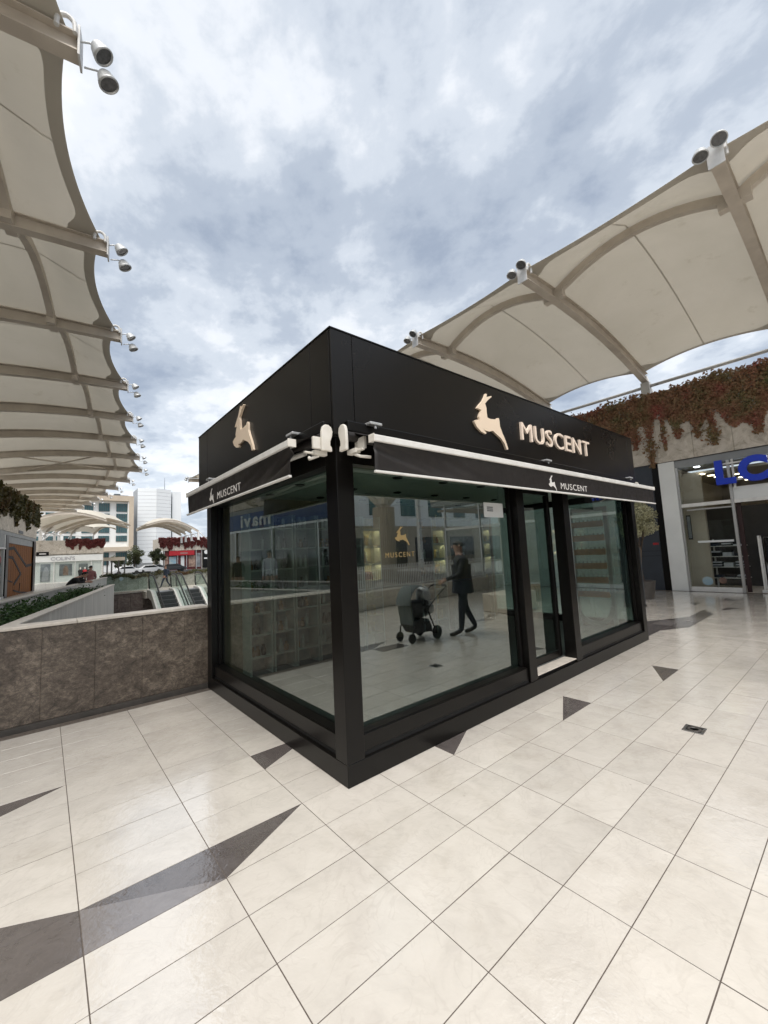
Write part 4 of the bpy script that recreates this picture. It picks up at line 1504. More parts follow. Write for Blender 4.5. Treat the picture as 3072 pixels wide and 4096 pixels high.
frame_bar(1.405, 1.457, 0.0, 3.858)
frame_bar(0.125, 0.195, 0.0, 3.858)
frame_bar(0.20, 1.40, 2.585, 2.69, 'white powder coat', 0.015)
frame_bar(0.20, 1.40, 0.0, 0.14, 'white powder coat')
frame_bar(0.20, 1.28, 2.47, 2.51, 'aluminium', 0.03, 0.10)
for y0, y1, z0, z1 in ((0.20, 1.40, 0.14, 2.585), (0.20, 1.40, 2.69, 3.858)):
    Rb(y0, y1, z0, z1, 0.06, 0.068).build('glass_pane', 'shop glass', rs)
frame_bar(-2.2, 0.12, 2.585, 2.69, 'white powder coat', 0.015)
Rb(-2.2, 0.12, 2.69, 3.05, 0.05, 0.06).build('door_head_panel', 'white wall', rs)
Rb(-2.2, 0.12, 3.06, 3.858, 0.06, 0.068).build('glass_pane', 'shop glass', rs)
Rb(0.02, 0.12, 0.0, 2.58, 0.2, 0.26).build('door_leaf_edge', 'maroon edge', rs)
for ym in (-2.25, -4.3, -6.4, -8.5, -10.6):
    frame_bar(ym - 0.035, ym + 0.035, 0.0, 3.858)
    if ym > -10:
        frame_bar(ym - 2.05, ym - 0.04, 2.585, 2.69, 'white powder coat', 0.015)
        frame_bar(ym - 2.05, ym - 0.04, 0.0, 0.14, 'white powder coat')
        Rb(ym - 2.05, ym - 0.04, 0.14, 2.585, 0.06, 0.068).build('glass_pane', 'shop glass', rs)
        Rb(ym - 2.05, ym - 0.04, 2.69, 3.858, 0.06, 0.068).build('glass_pane', 'shop glass', rs)
# sign
for z in (3.22, 3.72):
    Rb(-5.8, 0.30, z, z + 0.045, -0.09, -0.06).build('sign_rail', 'white powder coat', rs)
for ym in (0.02, -2.0, -4.0):
    Rb(ym, ym + 0.05, 3.0, 3.858, -0.055, -0.02).build('sign_rail', 'white powder coat', rs)
lettering('LC WAIKIKI', (-0.10, 0.435 - 1.45, 3.185), (0, -1, 0), (0, 0, 1), 0.66, 5.6, 0.09, 'blue sign', rs, name='sign_letter', gap=0.10, offset=0.075)
# interior of the shop
ir = MB().box(6.0, 6.1, -13, 0.0, 0.0, 3.84)
ir.box(0.3, 6.0, -0.04, 0.0, 0.0, 3.84)
ir.build('inner_wall', 'warm plaster', rs)
Rb(-11.5, 1.44, -0.05, 0.004, 0.12, 6.0).build('shop_floor', 'pale stone', rs)
ceil = Rb(-11.5, 1.40, 3.62, 3.70, 0.5, 6.0).build('shop_ceiling', 'warm plaster', rs)
for xx, yy in ((1.2, 0.8), (1.8, 0.25), (1.8, 0.75), (2.9, -0.2), (2.9, 0.3), (4.0, 0.3), (4.0, -0.3), (0.55, 0.9), (1.5, -1.3), (2.6, -1.6), (3.6, -1.8), (1.4, -2.9), (2.8, -3.4)):
    MB().lathe([(0.0, 0), (0.09, 0.0), (0.09, -0.015), (0.0, -0.016)], (xx, yy - 1.45, 3.618), 16).build('ceiling_lamp', 'lit lamp', ceil)
for xx, yy in ((0.3, 0.95), (0.3, -0.8), (0.3, -2.8)):
    MB().lathe([(0.0, 0), (0.08, 0.0), (0.08, -0.012), (0.0, -0.013)], (xx, yy - 1.45, 3.839), 16).build('soffit_lamp', 'lit cool lamp', rs)
bx(2.2, 2.4, -5, -0.2, 0, 2.6).build('partition', 'dark shelf', rs)
bx(0.35, 0.5, -0.55, -0.04, 0.0, 3.6).build('inner_pier', 'warm plaster', rs)
ps = Rb(1.24, 1.35, 1.58, 2.34, 0.16, 0.18).build('poster_frame', 'black metal', rs)
Rb(1.255, 1.335, 1.62, 2.30, 0.153, 0.158).build('poster', 'photo print', ps)
MB().lathe([(0, 0), (0.13, 0), (0.13, 0.002), (0, 0.002)], (0.054, 0.98 - 1.45, 0.32), 24, 'x').build('blue_sticker', 'cool print', rs)
MB().lathe([(0, 0), (0.09, 0), (0.09, 0.002), (0, 0.002)], (0.054, 0.62 - 1.45, 0.34), 24, 'x').build('pink_sticker', 'skin print', rs)
bx(0.05, 0.058, 0.25 - 1.45, 1.1 - 1.45, 1.47, 1.53).build('glass_strip', 'paper notice', rs)
# garment rack seen through the glass
gr = thing('garment_rack', 'white shelf rack with folded dark clothes behind the shop glass', 'rack', (SX + 0.9, 0.55, 0.004))
for yy in (-0.35, 0.35):
    bx(-0.02, 0.02, yy - 0.02, yy + 0.02, 0, 1.55).build('upright', 'white powder coat', gr)
for z in (0.35, 0.68, 1.0, 1.32):
    bx(-0.25, 0.25, -0.42, 0.42, z, z + 0.02).build('shelf', 'white powder coat', gr)
crn = random.Random(8)
for z in (0.37, 0.70, 1.02, 1.34):
    for q in range(3):
        hgt_ = 0
        for l_ in range(crn.choice((2, 3, 4))):
            g = bx(SX + 0.72, SX + 1.05, 0.17 + q * 0.28, 0.40 + q * 0.28, z + 0.0045 + hgt_, z + 0.0045 + hgt_ + 0.038)
            o = g.build('folded_garment', crn.choice(('cloth black', 'denim', 'trouser blue', 'cloth white')), None, bevel=0.014, seg=2)
            hgt_ += 0.0395
            tag(o, 'folded garment, %s from the bottom, %s pile on the %s shelf of the white rack' % (ORD[l_], ('right', 'middle', 'left')[q], ORD[round((z - 0.37) / 0.325)]), 'garment', 'folded garments on the rack behind the shop glass')
# anti-theft gates at the door
for k, yy in enumerate((-0.26, -1.75)):
    g = thing('security_gate', 'white looped anti-theft gate ' + ('nearest the glass, left side of the shop door' if k == 0 else 'on the far right side of the shop door'), 'security gate', (SX + 0.35, yy, 0.005), 0, 'security gates at the shop door')
    lp = MB()
    for a in (-0.16, 0.16):
        lp.box(a - 0.025, a + 0.025, -0.02, 0.02, 0.08, 1.55)
    lp.box(-0.185, 0.185, -0.02, 0.02, 1.5505, 1.60).box(-0.134, 0.134, -0.015, 0.015, 0.72, 0.76).box(-0.134, 0.134, -0.015, 0.015, 1.0, 1.02)
    lp.build('loop', 'white powder coat', g, bevel=0.006)
    bx(-0.22, 0.22, -0.06, 0.06, 0.0, 0.0795).build('foot', 'white powder coat', g, bevel=0.006)
# clothes on rails deep in the shop
for k in range(16):
    yy = -0.25 - k * 0.12
    o = MB().loft([[(SX + 1.9 + a * w, yy + b * 0.05, z) for a, b in ((-1, -1), (1, -1), (1, 1), (-1, 1))] for z, w in ((0.75, 0.22), (1.3, 0.2), (1.45, 0.16), (1.52, 0.03))])
    o = o.build('hanging_garment', crn.choice(('cloth black', 'denim', 'red wall', 'cloth black', 'cloth rose', 'trouser blue')), None)
    tag(o, '%s garment from the left hanging on the rail inside the open shop door' % ORD[k], 'garment', 'garments on the rail inside the shop door')
cr_ = thing('clothes_rail', 'steel rail carrying clothes inside the open shop door', 'clothes rail', (SX + 1.9, -1.2, 0.005))
MB().tube([(0, -1.1, 0), (0, -1.1, 1.53), (0, 1.05, 1.53), (0, 1.05, 0)], 0.015, 8).build('rail', 'brushed steel', cr_)

# creeper over the right shop wall with the hanging tails of the photo
tails = [(3.7, 1.55, 0.22), (3.1, 1.2, 0.25), (2.85, 1.95, 0.20), (2.45, 1.75, 0.30), (2.02, 2.45, 0.30), (1.62, 1.95, 0.18), (1.25, 1.65, 0.26), (0.75, 1.75, 0.22), (0.38, 2.05, 0.32),
         (-0.1, 1.2, 0.2), (-0.62, 1.95, 0.22), (-1.2, 1.3, 0.25), (-1.9, 1.7, 0.25), (-2.6, 1.3, 0.3), (-3.6, 1.9, 0.3), (-5, 1.4, 0.3), (-6.5, 1.8, 0.3), (-8, 1.3, 0.3), (4.6, 1.4, 0.3), (5.6, 1.8, 0.3), (7, 1.3, 0.3), (9, 1.6, 0.3)]
creeper('brown and red Virginia creeper trailing over the travertine above the blue letters', (SX, -11.4, 6.42), (SX, 12.9, 6.42), 6.42, (-1, 0, 0), 1.22, 2.0, 52000, 240, 0.095,
        'creeper leaf', 4, [(t + 11.4, d, w) for t, d, w in tails])

# ------------------------------------------------------------------ plants
def shrub_mesh(seed, r, h, n, size, m, base=0.0):
    rr = random.Random(seed)
    mb = MB()
    lobes = [(Vector((rr.gauss(0, r * 0.45), rr.gauss(0, r * 0.45), base + h * rr.uniform(0.3, 0.8))), r * rr.uniform(0.35, 0.65)) for _ in range(9)]
    for _ in range(n):
        c, lr = rr.choice(lobes)
        v = Vector((rr.gauss(0, 1), rr.gauss(0, 1), rr.gauss(0, 1))).normalized()
        p = c + v * lr * rr.uniform(0.55, 1.05)
        if p.z < base:
            continue
        leaf_quads(mb, p, size, rr, v)
    me = mb.mesh('crown', False)
    me.materials.append(MATS[m])
    return me


def tree(label, loc, h, r, trunk_h, seed, n, size, m, tr=0.06, zs=1.0, nm='tree'):
    rr = random.Random(seed)
    t = thing(nm, label, 'tree', loc)
    tk = MB()
    top = trunk_h + (h - trunk_h) * 0.45
    path = [(0, 0, 0), (rr.gauss(0, .03), rr.gauss(0, .03), trunk_h * 0.5), (rr.gauss(0, .05), rr.gauss(0, .05), trunk_h), (rr.gauss(0, .06), rr.gauss(0, .06), top)]
    tk.tube(path, [tr * 1.3, tr, tr * 0.85, tr * 0.4], 9)
    tips = []
    for k in range(7):
        a = k * 0.9 + rr.uniform(-.3, .3)
        z0 = trunk_h * 0.95 + (top - trunk_h) * rr.uniform(0, 0.8)
        e = Vector((math.cos(a) * r * 0.65, math.sin(a) * r * 0.65, z0 + (h - z0) * rr.uniform(0.35, 0.75)))
        tk.tube([(path[2][0], path[2][1], z0), tuple(Vector((0, 0, z0)).lerp(e, 0.5) + Vector((0, 0, 0.08 * h))), tuple(e)], [tr * 0.5, tr * 0.32, tr * 0.12], 6)
        tips.append(e)
    tk.build('trunk', 'bark', t, smooth=True)
    cm = MB()
    cz = (trunk_h + h) / 2
    lobes = [(e, r * rr.uniform(0.28, 0.5)) for e in tips] + [(Vector((rr.gauss(0, r * .35), rr.gauss(0, r * .35), cz + rr.gauss(0, (h - trunk_h) * .22))), r * rr.uniform(.3, .5)) for _ in range(10)]
    for _ in range(n):
        c, lr = rr.choice(lobes)
        v = Vector((rr.gauss(0, 1), rr.gauss(0, 1), rr.gauss(0, 1))).normalized()
        p = c + Vector((v.x, v.y, v.z * zs)) * lr * rr.uniform(0.5, 1.08)
        leaf_quads(cm, p, size, rr, v)
    tag(cm.build('crown', m, t, recalc=False), kind='stuff')
    return t


ol = tree('grey green olive tree in a pot beyond the right end of the kiosk', (11.6, 1.93, 0.42), 2.28, 0.52, 0.95, 21, 5200, 0.06, 'olive leaf', 0.035, nm='olive_tree')
pt = thing('plant_pot', 'dark tapered pot holding the olive tree beside the kiosk', 'pot', (11.6, 1.93, 0))
MB().lathe([(0.0, 0.0), (0.22, 0.0), (0.30, 0.46), (0.31, 0.50), (0.27, 0.50), (0.255, 0.42), (0.0, 0.42)], n=28).build('pot', 'dark skirting', pt, smooth=False)
sb = thing('sandwich_board', 'dark upright board standing on the tiles right behind the kiosk', 'board', (9.95, 1.55, 0), RD(8))
bx(-0.03, 0.03, -0.16, 0.30, 0.05, 1.45).build('panel', 'navy panel', sb, bevel=0.005)
bx(-0.14, 0.14, -0.16, 0.30, 0.0, 0.0495).build('foot', 'black metal', sb, bevel=0.005)

# ------------------------------------------------------------------ long planter along the left of the court
def cope(y):
    return -2.01 + (y - 8.58) * 0.2048


pln = thing('planter_wall', 'long grey marble planter wall with pale coping beyond the brown parapet', 'planter', (cope(3.66), 3.7, 0))


def Lw(mb):
    return mb.xform(Matrix.Translation(-Vector((cope(3.66), 3.7, 0))))


y = 3.72
while y < 24.0:
    y1 = min(y + 1.8, 24.0)
    Lw(MB().prism([(cope(y) - 0.10, y + 0.002), (cope(y) + 0.10, y + 0.002), (cope(y1) + 0.10, y1 - 0.002), (cope(y1) - 0.10, y1 - 0.002)], lambda a, b, d: (a, b, d), 1.032, 1.068)).build('coping_stone', 'pale stone', pln, bevel=0.004)
    y = y1
Lw(MB().prism([(cope(3.72) - 0.06, 3.72), (cope(3.72) + 0.06, 3.72), (cope(24) + 0.06, 24), (cope(24) - 0.06, 24)], lambda a, b, d: (a, b, d), -5.5, 1.03)).build('back_wall', 'grey marble', pln)
y = 3.72
while y < 14.6:
    y1 = min(y + 0.92, 14.62)
    Lw(MB().prism([(cope(y) + 1.17, y + 0.002), (cope(y) + 1.27, y + 0.002), (cope(y1) + 1.27, y1 - 0.002), (cope(y1) + 1.17, y1 - 0.002)], lambda a, b, d: (a, b, d), -5.5, 0.985)).build('marble_slab', 'grey marble', pln, bevel=0.003)
    y = y1
Lw(MB().prism([(cope(3.72) + 1.14, 3.72), (cope(3.72) + 1.30, 3.72), (cope(14.64) + 1.30, 14.64), (cope(14.64) + 1.14, 14.64)], lambda a, b, d: (a, b, d), 0.987, 1.012)).build('front_coping', 'pale stone', pln, bevel=0.004)
Lw(MB().prism([(cope(14.62) + 0.07, 14.62), (cope(14.62) + 1.27, 14.62), (cope(14.72) + 1.27, 14.72), (cope(14.72) + 0.07, 14.72)], lambda a, b, d: (a, b, d), -5.5, 0.985)).build('end_wall', 'grey marble', pln)
Lw(MB().prism([(cope(3.72) + 0.07, 3.72), (cope(3.72) + 1.165, 3.72), (cope(14.6) + 1.165, 14.6), (cope(14.6) + 0.07, 14.6)], lambda a, b, d: (a, b, d), 0.5, 0.70)).build('soil', 'mulch', pln)
pbm = MB()
rr = random.Random(2)
for _ in range(420):
    yy = rr.uniform(4.2, 9.0)
    xx = cope(yy) + rr.uniform(0.75, 1.15)
    s = rr.uniform(0.02, 0.045)
    pbm.add([(xx + a * s, yy + b * s, 0.702 + c * s * 0.8) for a, b, c in ((1, 0, 0), (-1, 0.2, 0), (0, 1, 0), (0.2, -1, 0), (0, 0, 1))], [(0, 2, 4), (2, 1, 4), (1, 3, 4), (3, 0, 4)])
tag(Lw(pbm).build('pebbles', 'pebble', pln), kind='stuff')
sh_meshes = [shrub_mesh(30 + k, 0.42, 0.5, 520, 0.075, 'shrub leaf') for k in range(4)]
shl = ['nearest low green shrub in the marble planter', 'last low green shrub at the far end of the marble planter']
ny = 18
for k in range(ny):
    yy = 6.3 + k * 0.47
    t = thing('shrub', shl[0] if k == 0 else (shl[1] if k == ny - 1 else '%s low green shrub from the near end of the marble planter' % ORD[k]), 'shrub', (cope(yy) + 0.62 + 0.06 * math.sin(k * 2.1), yy, 0.70), rr.uniform(0, 6), 'shrubs in the marble planter')
    o = bpy.data.objects.new('foliage', sh_meshes[k % 4]); COL.objects.link(o); o.parent = t
    o['kind'] = 'stuff'
    o.scale = (0.62, 0.9, rr.uniform(0.5, 0.7))
    MB().tube([(0, 0, -0.02), (0.02, 0.01, 0.15), (0.03, 0.02, 0.28)], [0.012, 0.01, 0.006], 6).build('stem', 'bark', t)

# ------------------------------------------------------------------ far side of the court
fw_ = thing('court_retaining_wall', 'red brown stone wall below the glass balustrade across the court', 'wall', (1.4, 26.9, 0))
x = 0.0
while x < 2.0:
    for z0, z1 in ((-2.75, -1.85), (-1.85, -0.95), (-0.95, -0.06)):
        bx(x + 0.004, x + 0.66, 0.0 + trnd.uniform(-0.004, 0), 0.1, z0 + 0.004, z1 - 0.004).build('stone_block', 'red brown stone', fw_, bevel=0.006)
    x += 0.664
bx(-0.3, 12, 0.105, 0.3, -5.5, -0.41).build('core', 'red brown stone', fw_)
bx(-0.1, 2.02, -0.05, 0.1, -0.055, 0.02).build('floor_edge', 'pale stone', fw_)
gb_ = thing('glass_balustrade', 'frameless glass balustrade at the far edge of the court, left of the escalators', 'balustrade', (1.5, 26.85, 0.02))
for k in range(2):
    bx(k * 1.06, k * 1.06 + 1.05, 0, 0.016, 0.06, 1.12).build('glass_pane', 'balustrade glass', gb_)
bx(-0.02, 2.13, -0.02, 0.036, 0.0, 0.0595).build('shoe', 'pale stone', gb_)
MB().lathe([(0, 0), (0.11, 0), (0.11, 0.002), (0, 0.002)], (0.72, -0.004, 0.83), 20, 'y').build('round_sticker', 'cool print', gb_)
# escalators
def escalator(label, x0, x1):
    yT = 25.05
    e = thing('escalator', label, 'escalator', (x0, yT, 0), 0, 'escalators rising from the court')
    w = x1 - x0
    sl = math.tan(RD(30))
    for k in range(22):
        y1 = -0.25 - k * 0.36
        z = -0.02 - max(0, k) * 0.36 * sl
        s = MB().box(0, w, y1 - 0.36, y1, z - 0.05, z)
        for q in range(0, 20):
            pass
        s.box(0, w, y1 - 0.375, y1 - 0.3605, z - 0.21, z - 0.004)
        s.build('step', 'step grey', e)
    bx(0, w, -0.25, 0.75, -0.08, 0.004).build('landing_plate', 'brushed steel', e, bevel=0.003)
    for sx, a0, a1 in ((-1, -0.27, -0.02), (1, w + 0.02, w + 0.27)):
        # skirt and deck running down the flight
        prof = [(0.75, 0.12), (-0.25, 0.12), (-0.6, 0.02), (-8.3, 0.02 - 7.7 * sl), (-8.3, -0.5 - 7.7 * sl), (-0.6, -0.45), (0.75, -0.3)]
        MB().prism(prof, lambda p, q, d: (d, p, q), a0, a1).build('skirt_deck', 'white powder coat', e, bevel=0.01)
        c = (a0 + a1) / 2
        gp = [(0.55, 0.121), (-0.25, 0.121), (-0.6, 0.021), (-8.3, 0.021 - 7.7 * sl), (-8.3, 0.85 - 7.7 * sl), (-0.6, 0.85), (-0.1, 0.95), (0.55, 0.95), (0.70, 0.85), (0.74, 0.6), (0.70, 0.3)]
        MB().prism(gp, lambda p, q, d: (d, p, q), c - 0.006, c + 0.006).build('glass_side', 'balustrade glass', e, tri=True)
        hr = [(-8.3, 0.88 - 7.7 * sl), (-0.65, 0.90), (-0.35, 0.97), (0.0, 0.99), (0.5, 0.99), (0.66, 0.94), (0.76, 0.80), (0.78, 0.6), (0.74, 0.35), (0.62, 0.18)]
        MB().tube([(c, p, q) for p, q in hr], 0.042, 8).build('handrail', 'rubber black', e, smooth=True)
        MB().tube([(c, p * 0.985, q - 0.055 if q > 0.5 or p < -0.3 else q) for p, q in hr[:9]], 0.024, 6).build('rail_profile', 'brushed steel', e, smooth=True)


escalator('left escalator of the pair rising out of the court', 3.66, 4.56)
escalator('right escalator of the pair, closest to the kiosk', 5.16, 5.98)
bx0 = struct('court_edge', bx(3.35, 9.0, 25.85, 27.0, -0.4, -0.003), 'tiled paving')
# low stone wall with creeper on top, behind the walking person
lw = thing('low_stone_wall', 'low grey green stone wall overgrown on top behind the escalators', 'wall', (1.4, 29.6, 0))
x = 0.0
while x < 8.6:
    for z0, z1 in ((0.0, 0.47), (0.475, 0.93)):
        bx(x + 0.004, x + 0.71, trnd.uniform(-0.006, 0), 0.25, z0 + 0.003, z1).build('stone_block', 'green grey stone', lw, bevel=0.006)
    x += 0.715
creeper('thin green hedge growth along the low stone wall', (1.4, 29.6, 0.95), (10.0, 29.6, 0.95), 0.95, (0, -1, 0), 0.10, 0.35, 2600, 60, 0.10, 'hedge leaf', 9, kind_name='wall_hedge', thick=0.14)
# side wall of the court under the kiosk and gallery
struct('court_wall', MB().box(8.2, 8.4, 3.5, 25.8, -5.5, -0.004).box(-12, 8.2, 3.72, 3.8, -5.5, -0.42), 'grey marble')

# ------------------------------------------------------------------ left shops (timber-panelled end, blue fascia part)
FD_ = Vector((0.146, 0.989, 0)).normalized()
ang = math.atan2(FD_.y, FD_.x) - math.pi / 2
O_ = Vector((-1.90, 40.36, 0))
ls = thing('west_shop', 'ivy-topped travertine shop with carved timber end panel, behind the planter', 'shop', tuple(O_), ang)
# local frame: y runs along the facade (negative = nearer the camera), x out of the wall
def Lb(y0, y1, z0, z1, x0=-0.2, x1=0.0):
    return bx(x0, x1, y0, y1, z0, z1)


y = -52.0
while y < -0.2:
    Lb(y + 0.004, y + 1.296, 4.1, 6.55, -0.15, trnd.uniform(-0.004, 0)).build('travertine_panel', 'travertine', ls, bevel=0.004)
    y += 1.3
Lb(-52, 0.0, 4.11, 6.54, -0.7, -0.152).build('core_wall', 'black void', ls)
bx(-6, -0.702, -1.0, 0.0, 0, 6.5).build('end_wall', 'travertine', ls)
Lb(-52, 0, 6.552, 6.62, -0.7, 0.03).build('wall_cap', 'pale stone', ls)
Lb(-52, 0.0, 3.86, 4.09, -0.3, -0.03).build('head_panel', 'grey panel', ls)
Lb(-0.75, -0.001, 0, 3.858, -0.3, -0.01).build('black_jamb', 'black metal', ls)
Lb(-8.7, -8.15, 0, 3.858, -0.3, -0.01).build('black_jamb', 'black metal', ls)
tp = Lb(-8.145, -0.755, 0.0, 3.4, -0.3, -0.12).build('timber_panel', 'timber', ls)
for k in range(1, 12):
    yy = -8.145 + k * 0.616
    Lb(yy - 0.006, yy + 0.006, 0.0, 3.4, -0.1195, -0.116).build('board_joint', 'black void', tp)
# carved black zig-zag on the timber
zz_ = MB()
def zig(pts, w):
    for a, b in zip(pts[:-1], pts[1:]):
        a, b = Vector(a), Vector(b)
        d = (b - a).normalized()
        n_ = Vector((-d.y, d.x)) * w
        q = [a - n_ - d * w, b - n_ + d * w * 0.5, b + n_ + d * w * 0.5, a + n_ - d * w]
        zig.k += 1
        zz_.prism([(p.x, p.y) for p in q], lambda u, v, e: (e, u, v), -0.1198, -0.108 + zig.k * 0.0012)
zig.k = 0
zig([(-8.1, 3.0), (-6.3, 3.15), (-2.6, 1.95), (-0.8, 2.05)], 0.10)
zig([(-8.1, 2.55), (-6.6, 2.5), (-4.2, 1.4), (-6.0, 0.75)], 0.09)
zig([(-8.1, 1.1), (-6.4, 0.9)], 0.03)
zig([(-6.1, 0.35), (-4.2, 0.12), (-2.2, -0.0)], 0.05)
zig([(-4.5, 0.2), (-4.35, 0.75)], 0.04)
zz_.build('carving', 'black void', tp)
Lb(-8.145, -0.755, 3.42, 3.858, -0.3, -0.1).build('lintel', 'grey panel', ls)
bx(0.004, 0.03, -5.9, -4.65, 4.14, 4.36).build('small_sign', 'navy panel', ls, bevel=0.01)
# glazed bays and the blue fascia nearer the camera
y = -52.0
while y < -9.0:
    y1 = min(y + 3.3, -8.71)
    Lb(y, y + 0.08, 0, 3.858, -0.2, -0.02).build('mullion', 'aluminium', ls)
    Lb(y + 0.082, y1 - 0.002, 0.12, 2.98, -0.1, -0.09).build('glass_pane', 'shop glass', ls)
    Lb(y + 0.082, y1 - 0.002, 0.0, 0.118, -0.16, -0.04).build('bottom_rail', 'aluminium', ls)
    y += 3.3
Lb(-52, -8.71, 2.985, 3.08, -0.2, -0.02).build('transom', 'aluminium', ls)
bl = Lb(-34, -16, 3.10, 3.855, -0.28, 0.05).build('blue_fascia', 'mavi blue', ls)
Lb(-15.995, -8.71, 3.10, 3.855, -0.28, -0.03).build('fascia', 'grey panel', ls)
Lb(-52, -34.005, 3.10, 3.855, -0.28, -0.03).build('fascia', 'grey panel', ls)
lettering('mavi', (0.055, -25.6, 3.22), (0, 1, 0), (0, 0, 1), 0.62, 2.6, 0.03, 'white wall', ls, name='sign_letter', gap=0.12, offset=0.03)
bx(-5.0, -0.31, -52, -8.2, 0.0, 0.01).build('shop_floor', 'pale stone', ls)
bx(-5.1, -5.0, -52, -0.2, 0.0, 3.85).build('inner_wall', 'warm plaster', ls)
cl2 = bx(-5.0, -0.31, -52, -8.2, 3.6, 3.65).build('shop_ceiling', 'dark shelf', ls)
for k in range(14):
    MB().lathe([(0, 0), (0.09, 0), (0.09, -0.012), (0, -0.013)], (-1.0 - (k % 3) * 1.1, -31 + k * 1.4, 3.598), 12).build('ceiling_lamp', 'lit lamp', cl2)
for k in range(5):
    bx(-4.9, -4.4, -50 + k * 8, -46.5 + k * 8, 0.011, 2.2).build('wall_shelving', 'dark shelf', ls)
q0 = O_ + FD_ * -52 + Vector((0.02, 0, 6.6))
q1 = O_ + Vector((0.02, 0, 6.6))
nrm_ = Vector((FD_.y, -FD_.x, 0))
creeper('olive and rust creeper hanging from the wall top at the left edge', tuple(q0), tuple(q1), 6.6, tuple(nrm_), 1.35, 1.9, 15000, 55, 0.26, 'creeper green', 14, thick=0.35)

# ------------------------------------------------------------------ far shops and buildings
cs = thing('grey_shopfront', 'white-banded shop with grey letters and posters beyond the planter', 'shop', (-2.1, 60, 0))
bx(-6, 6.5, 0.5, 6, 0, 5.0).build('core', 'travertine', cs)
x = -6.0
while x < 6.4:
    bx(x + 0.01, x + 1.24, 0.3, 0.5, 3.35, 5.0).build('travertine_panel', 'travertine', cs)
    x += 1.25
bd = bx(-4.0, 6.42, 0.1, 0.499, 2.45, 3.2).build('sign_band', 'white wall', cs, bevel=0.01)
lettering("COLIN'S", (1.3, 0.095, 2.62), (1, 0, 0), (0, 0, 1), 0.42, 2.3, 0.04, 'letter grey', bd, name='sign_letter', gap=0.1, offset=0.01)
bx(-0.02, 1.12, 0.0, 0.099, 3.22, 3.66).build('black_sign', 'black metal', cs)
bx(0.25, 0.87, -0.006, -0.002, 3.38, 3.48).build('black_sign_print', 'printed white', cs)
bx(-4, 6.42, 0.35, 0.499, 0.0, 2.44).build('window_back', 'render white', cs)
for a, b, z0, z1, m in ((0.4, 1.3, 0.15, 2.22, 'photo print'), (2.14, 3.35, 0.75, 2.13, 'photo print'), (4.0, 4.9, 1.2, 2.1, 'grey panel')):
    bx(a, b, 0.3, 0.345, z0, z1).build('window_poster', m, cs)
# figure shapes printed on the posters
MB().prism([(0.55, 0.3), (1.15, 0.3), (1.2, 1.3), (1.05, 1.8), (0.9, 1.95), (0.75, 1.75), (0.6, 1.2)], lambda a, b, d: (a, d, b), 0.292, 0.298).build('poster_print', 'letter grey', cs)
MB().prism([(2.5, 0.8), (3.0, 0.8), (3.0, 1.5), (2.85, 1.95), (2.65, 1.95), (2.5, 1.5)], lambda a, b, d: (a, d, b), 0.292, 0.298).build('poster_print', 'skin print', cs)
for a in (-2.2, 1.6, 3.6, 5.2, 6.3):
    bx(a, a + 0.07, 0.18, 0.29, 0, 2.44).build('mullion', 'white powder coat', cs)
bx(-4, 6.4, 0.2, 0.21, 0.05, 2.44).build('glass_pane', 'shop glass', cs)
for k, (xx, m) in enumerate(((4.15, 'cloth black'), (4.6, 'red paint'), (5.05, 'cloth black'))):
    mq = thing('mannequin', ['dark dressed mannequin left of the red one in the grey shop window', 'red topped mannequin in the grey shop window', 'dark dressed mannequin right of the red one in the grey shop window'][k], 'mannequin', (-2.1 + xx, 60.03, 0.6), 0, 'mannequins in the grey shop window')
    MB().loft([[(a * r_, b * r_ * 0.55, z) for a, b in [(math.cos(q * 0.785), math.sin(q * 0.785)) for q in range(8)]] for z, r_ in ((0.0, 0.16), (0.3, 0.19), (0.62, 0.24), (0.72, 0.2), (0.78, 0.06))]).build('torso', m, mq, smooth=True)
    MB().lathe([(0.0, 0.78), (0.05, 0.79), (0.06, 0.84), (0.085, 0.9), (0.085, 0.98), (0.05, 1.04), (0, 1.05)], n=10).build('head', 'white plastic', mq, smooth=True)
creeper('dark red creeper on the wall top above the grey letters', (0.6, 60.28, 5.02), (4.5, 60.28, 5.02), 5, (0, -1, 0), 0.75, 1.3, 3600, 60, 0.22, 'creeper red', 17)

pg = thing('pergola', 'grey flat-roofed pergola on dark posts beside the grey shop', 'pergola', (4.5, 64, 0))
bx(-0.2, 2.7, 0, 3, 2.35, 2.8).build('roof', 'warm plaster', pg)
for xx in (0.1, 0.6, 1.1, 1.9, 2.6):
    bx(xx, xx + 0.16, 0.1, 0.26, 0, 2.349).build('post', 'dark shelf', pg)
# bench with back on the left walkway
sbk = thing('stone_bench', 'long grey stone seat on the walkway before the grey shop', 'bench', (0.3, 31.5, 0))
bx(-0.2, 3.9, 0, 0.6, 0, 0.62).build('seat', 'green grey stone', sbk, bevel=0.02)

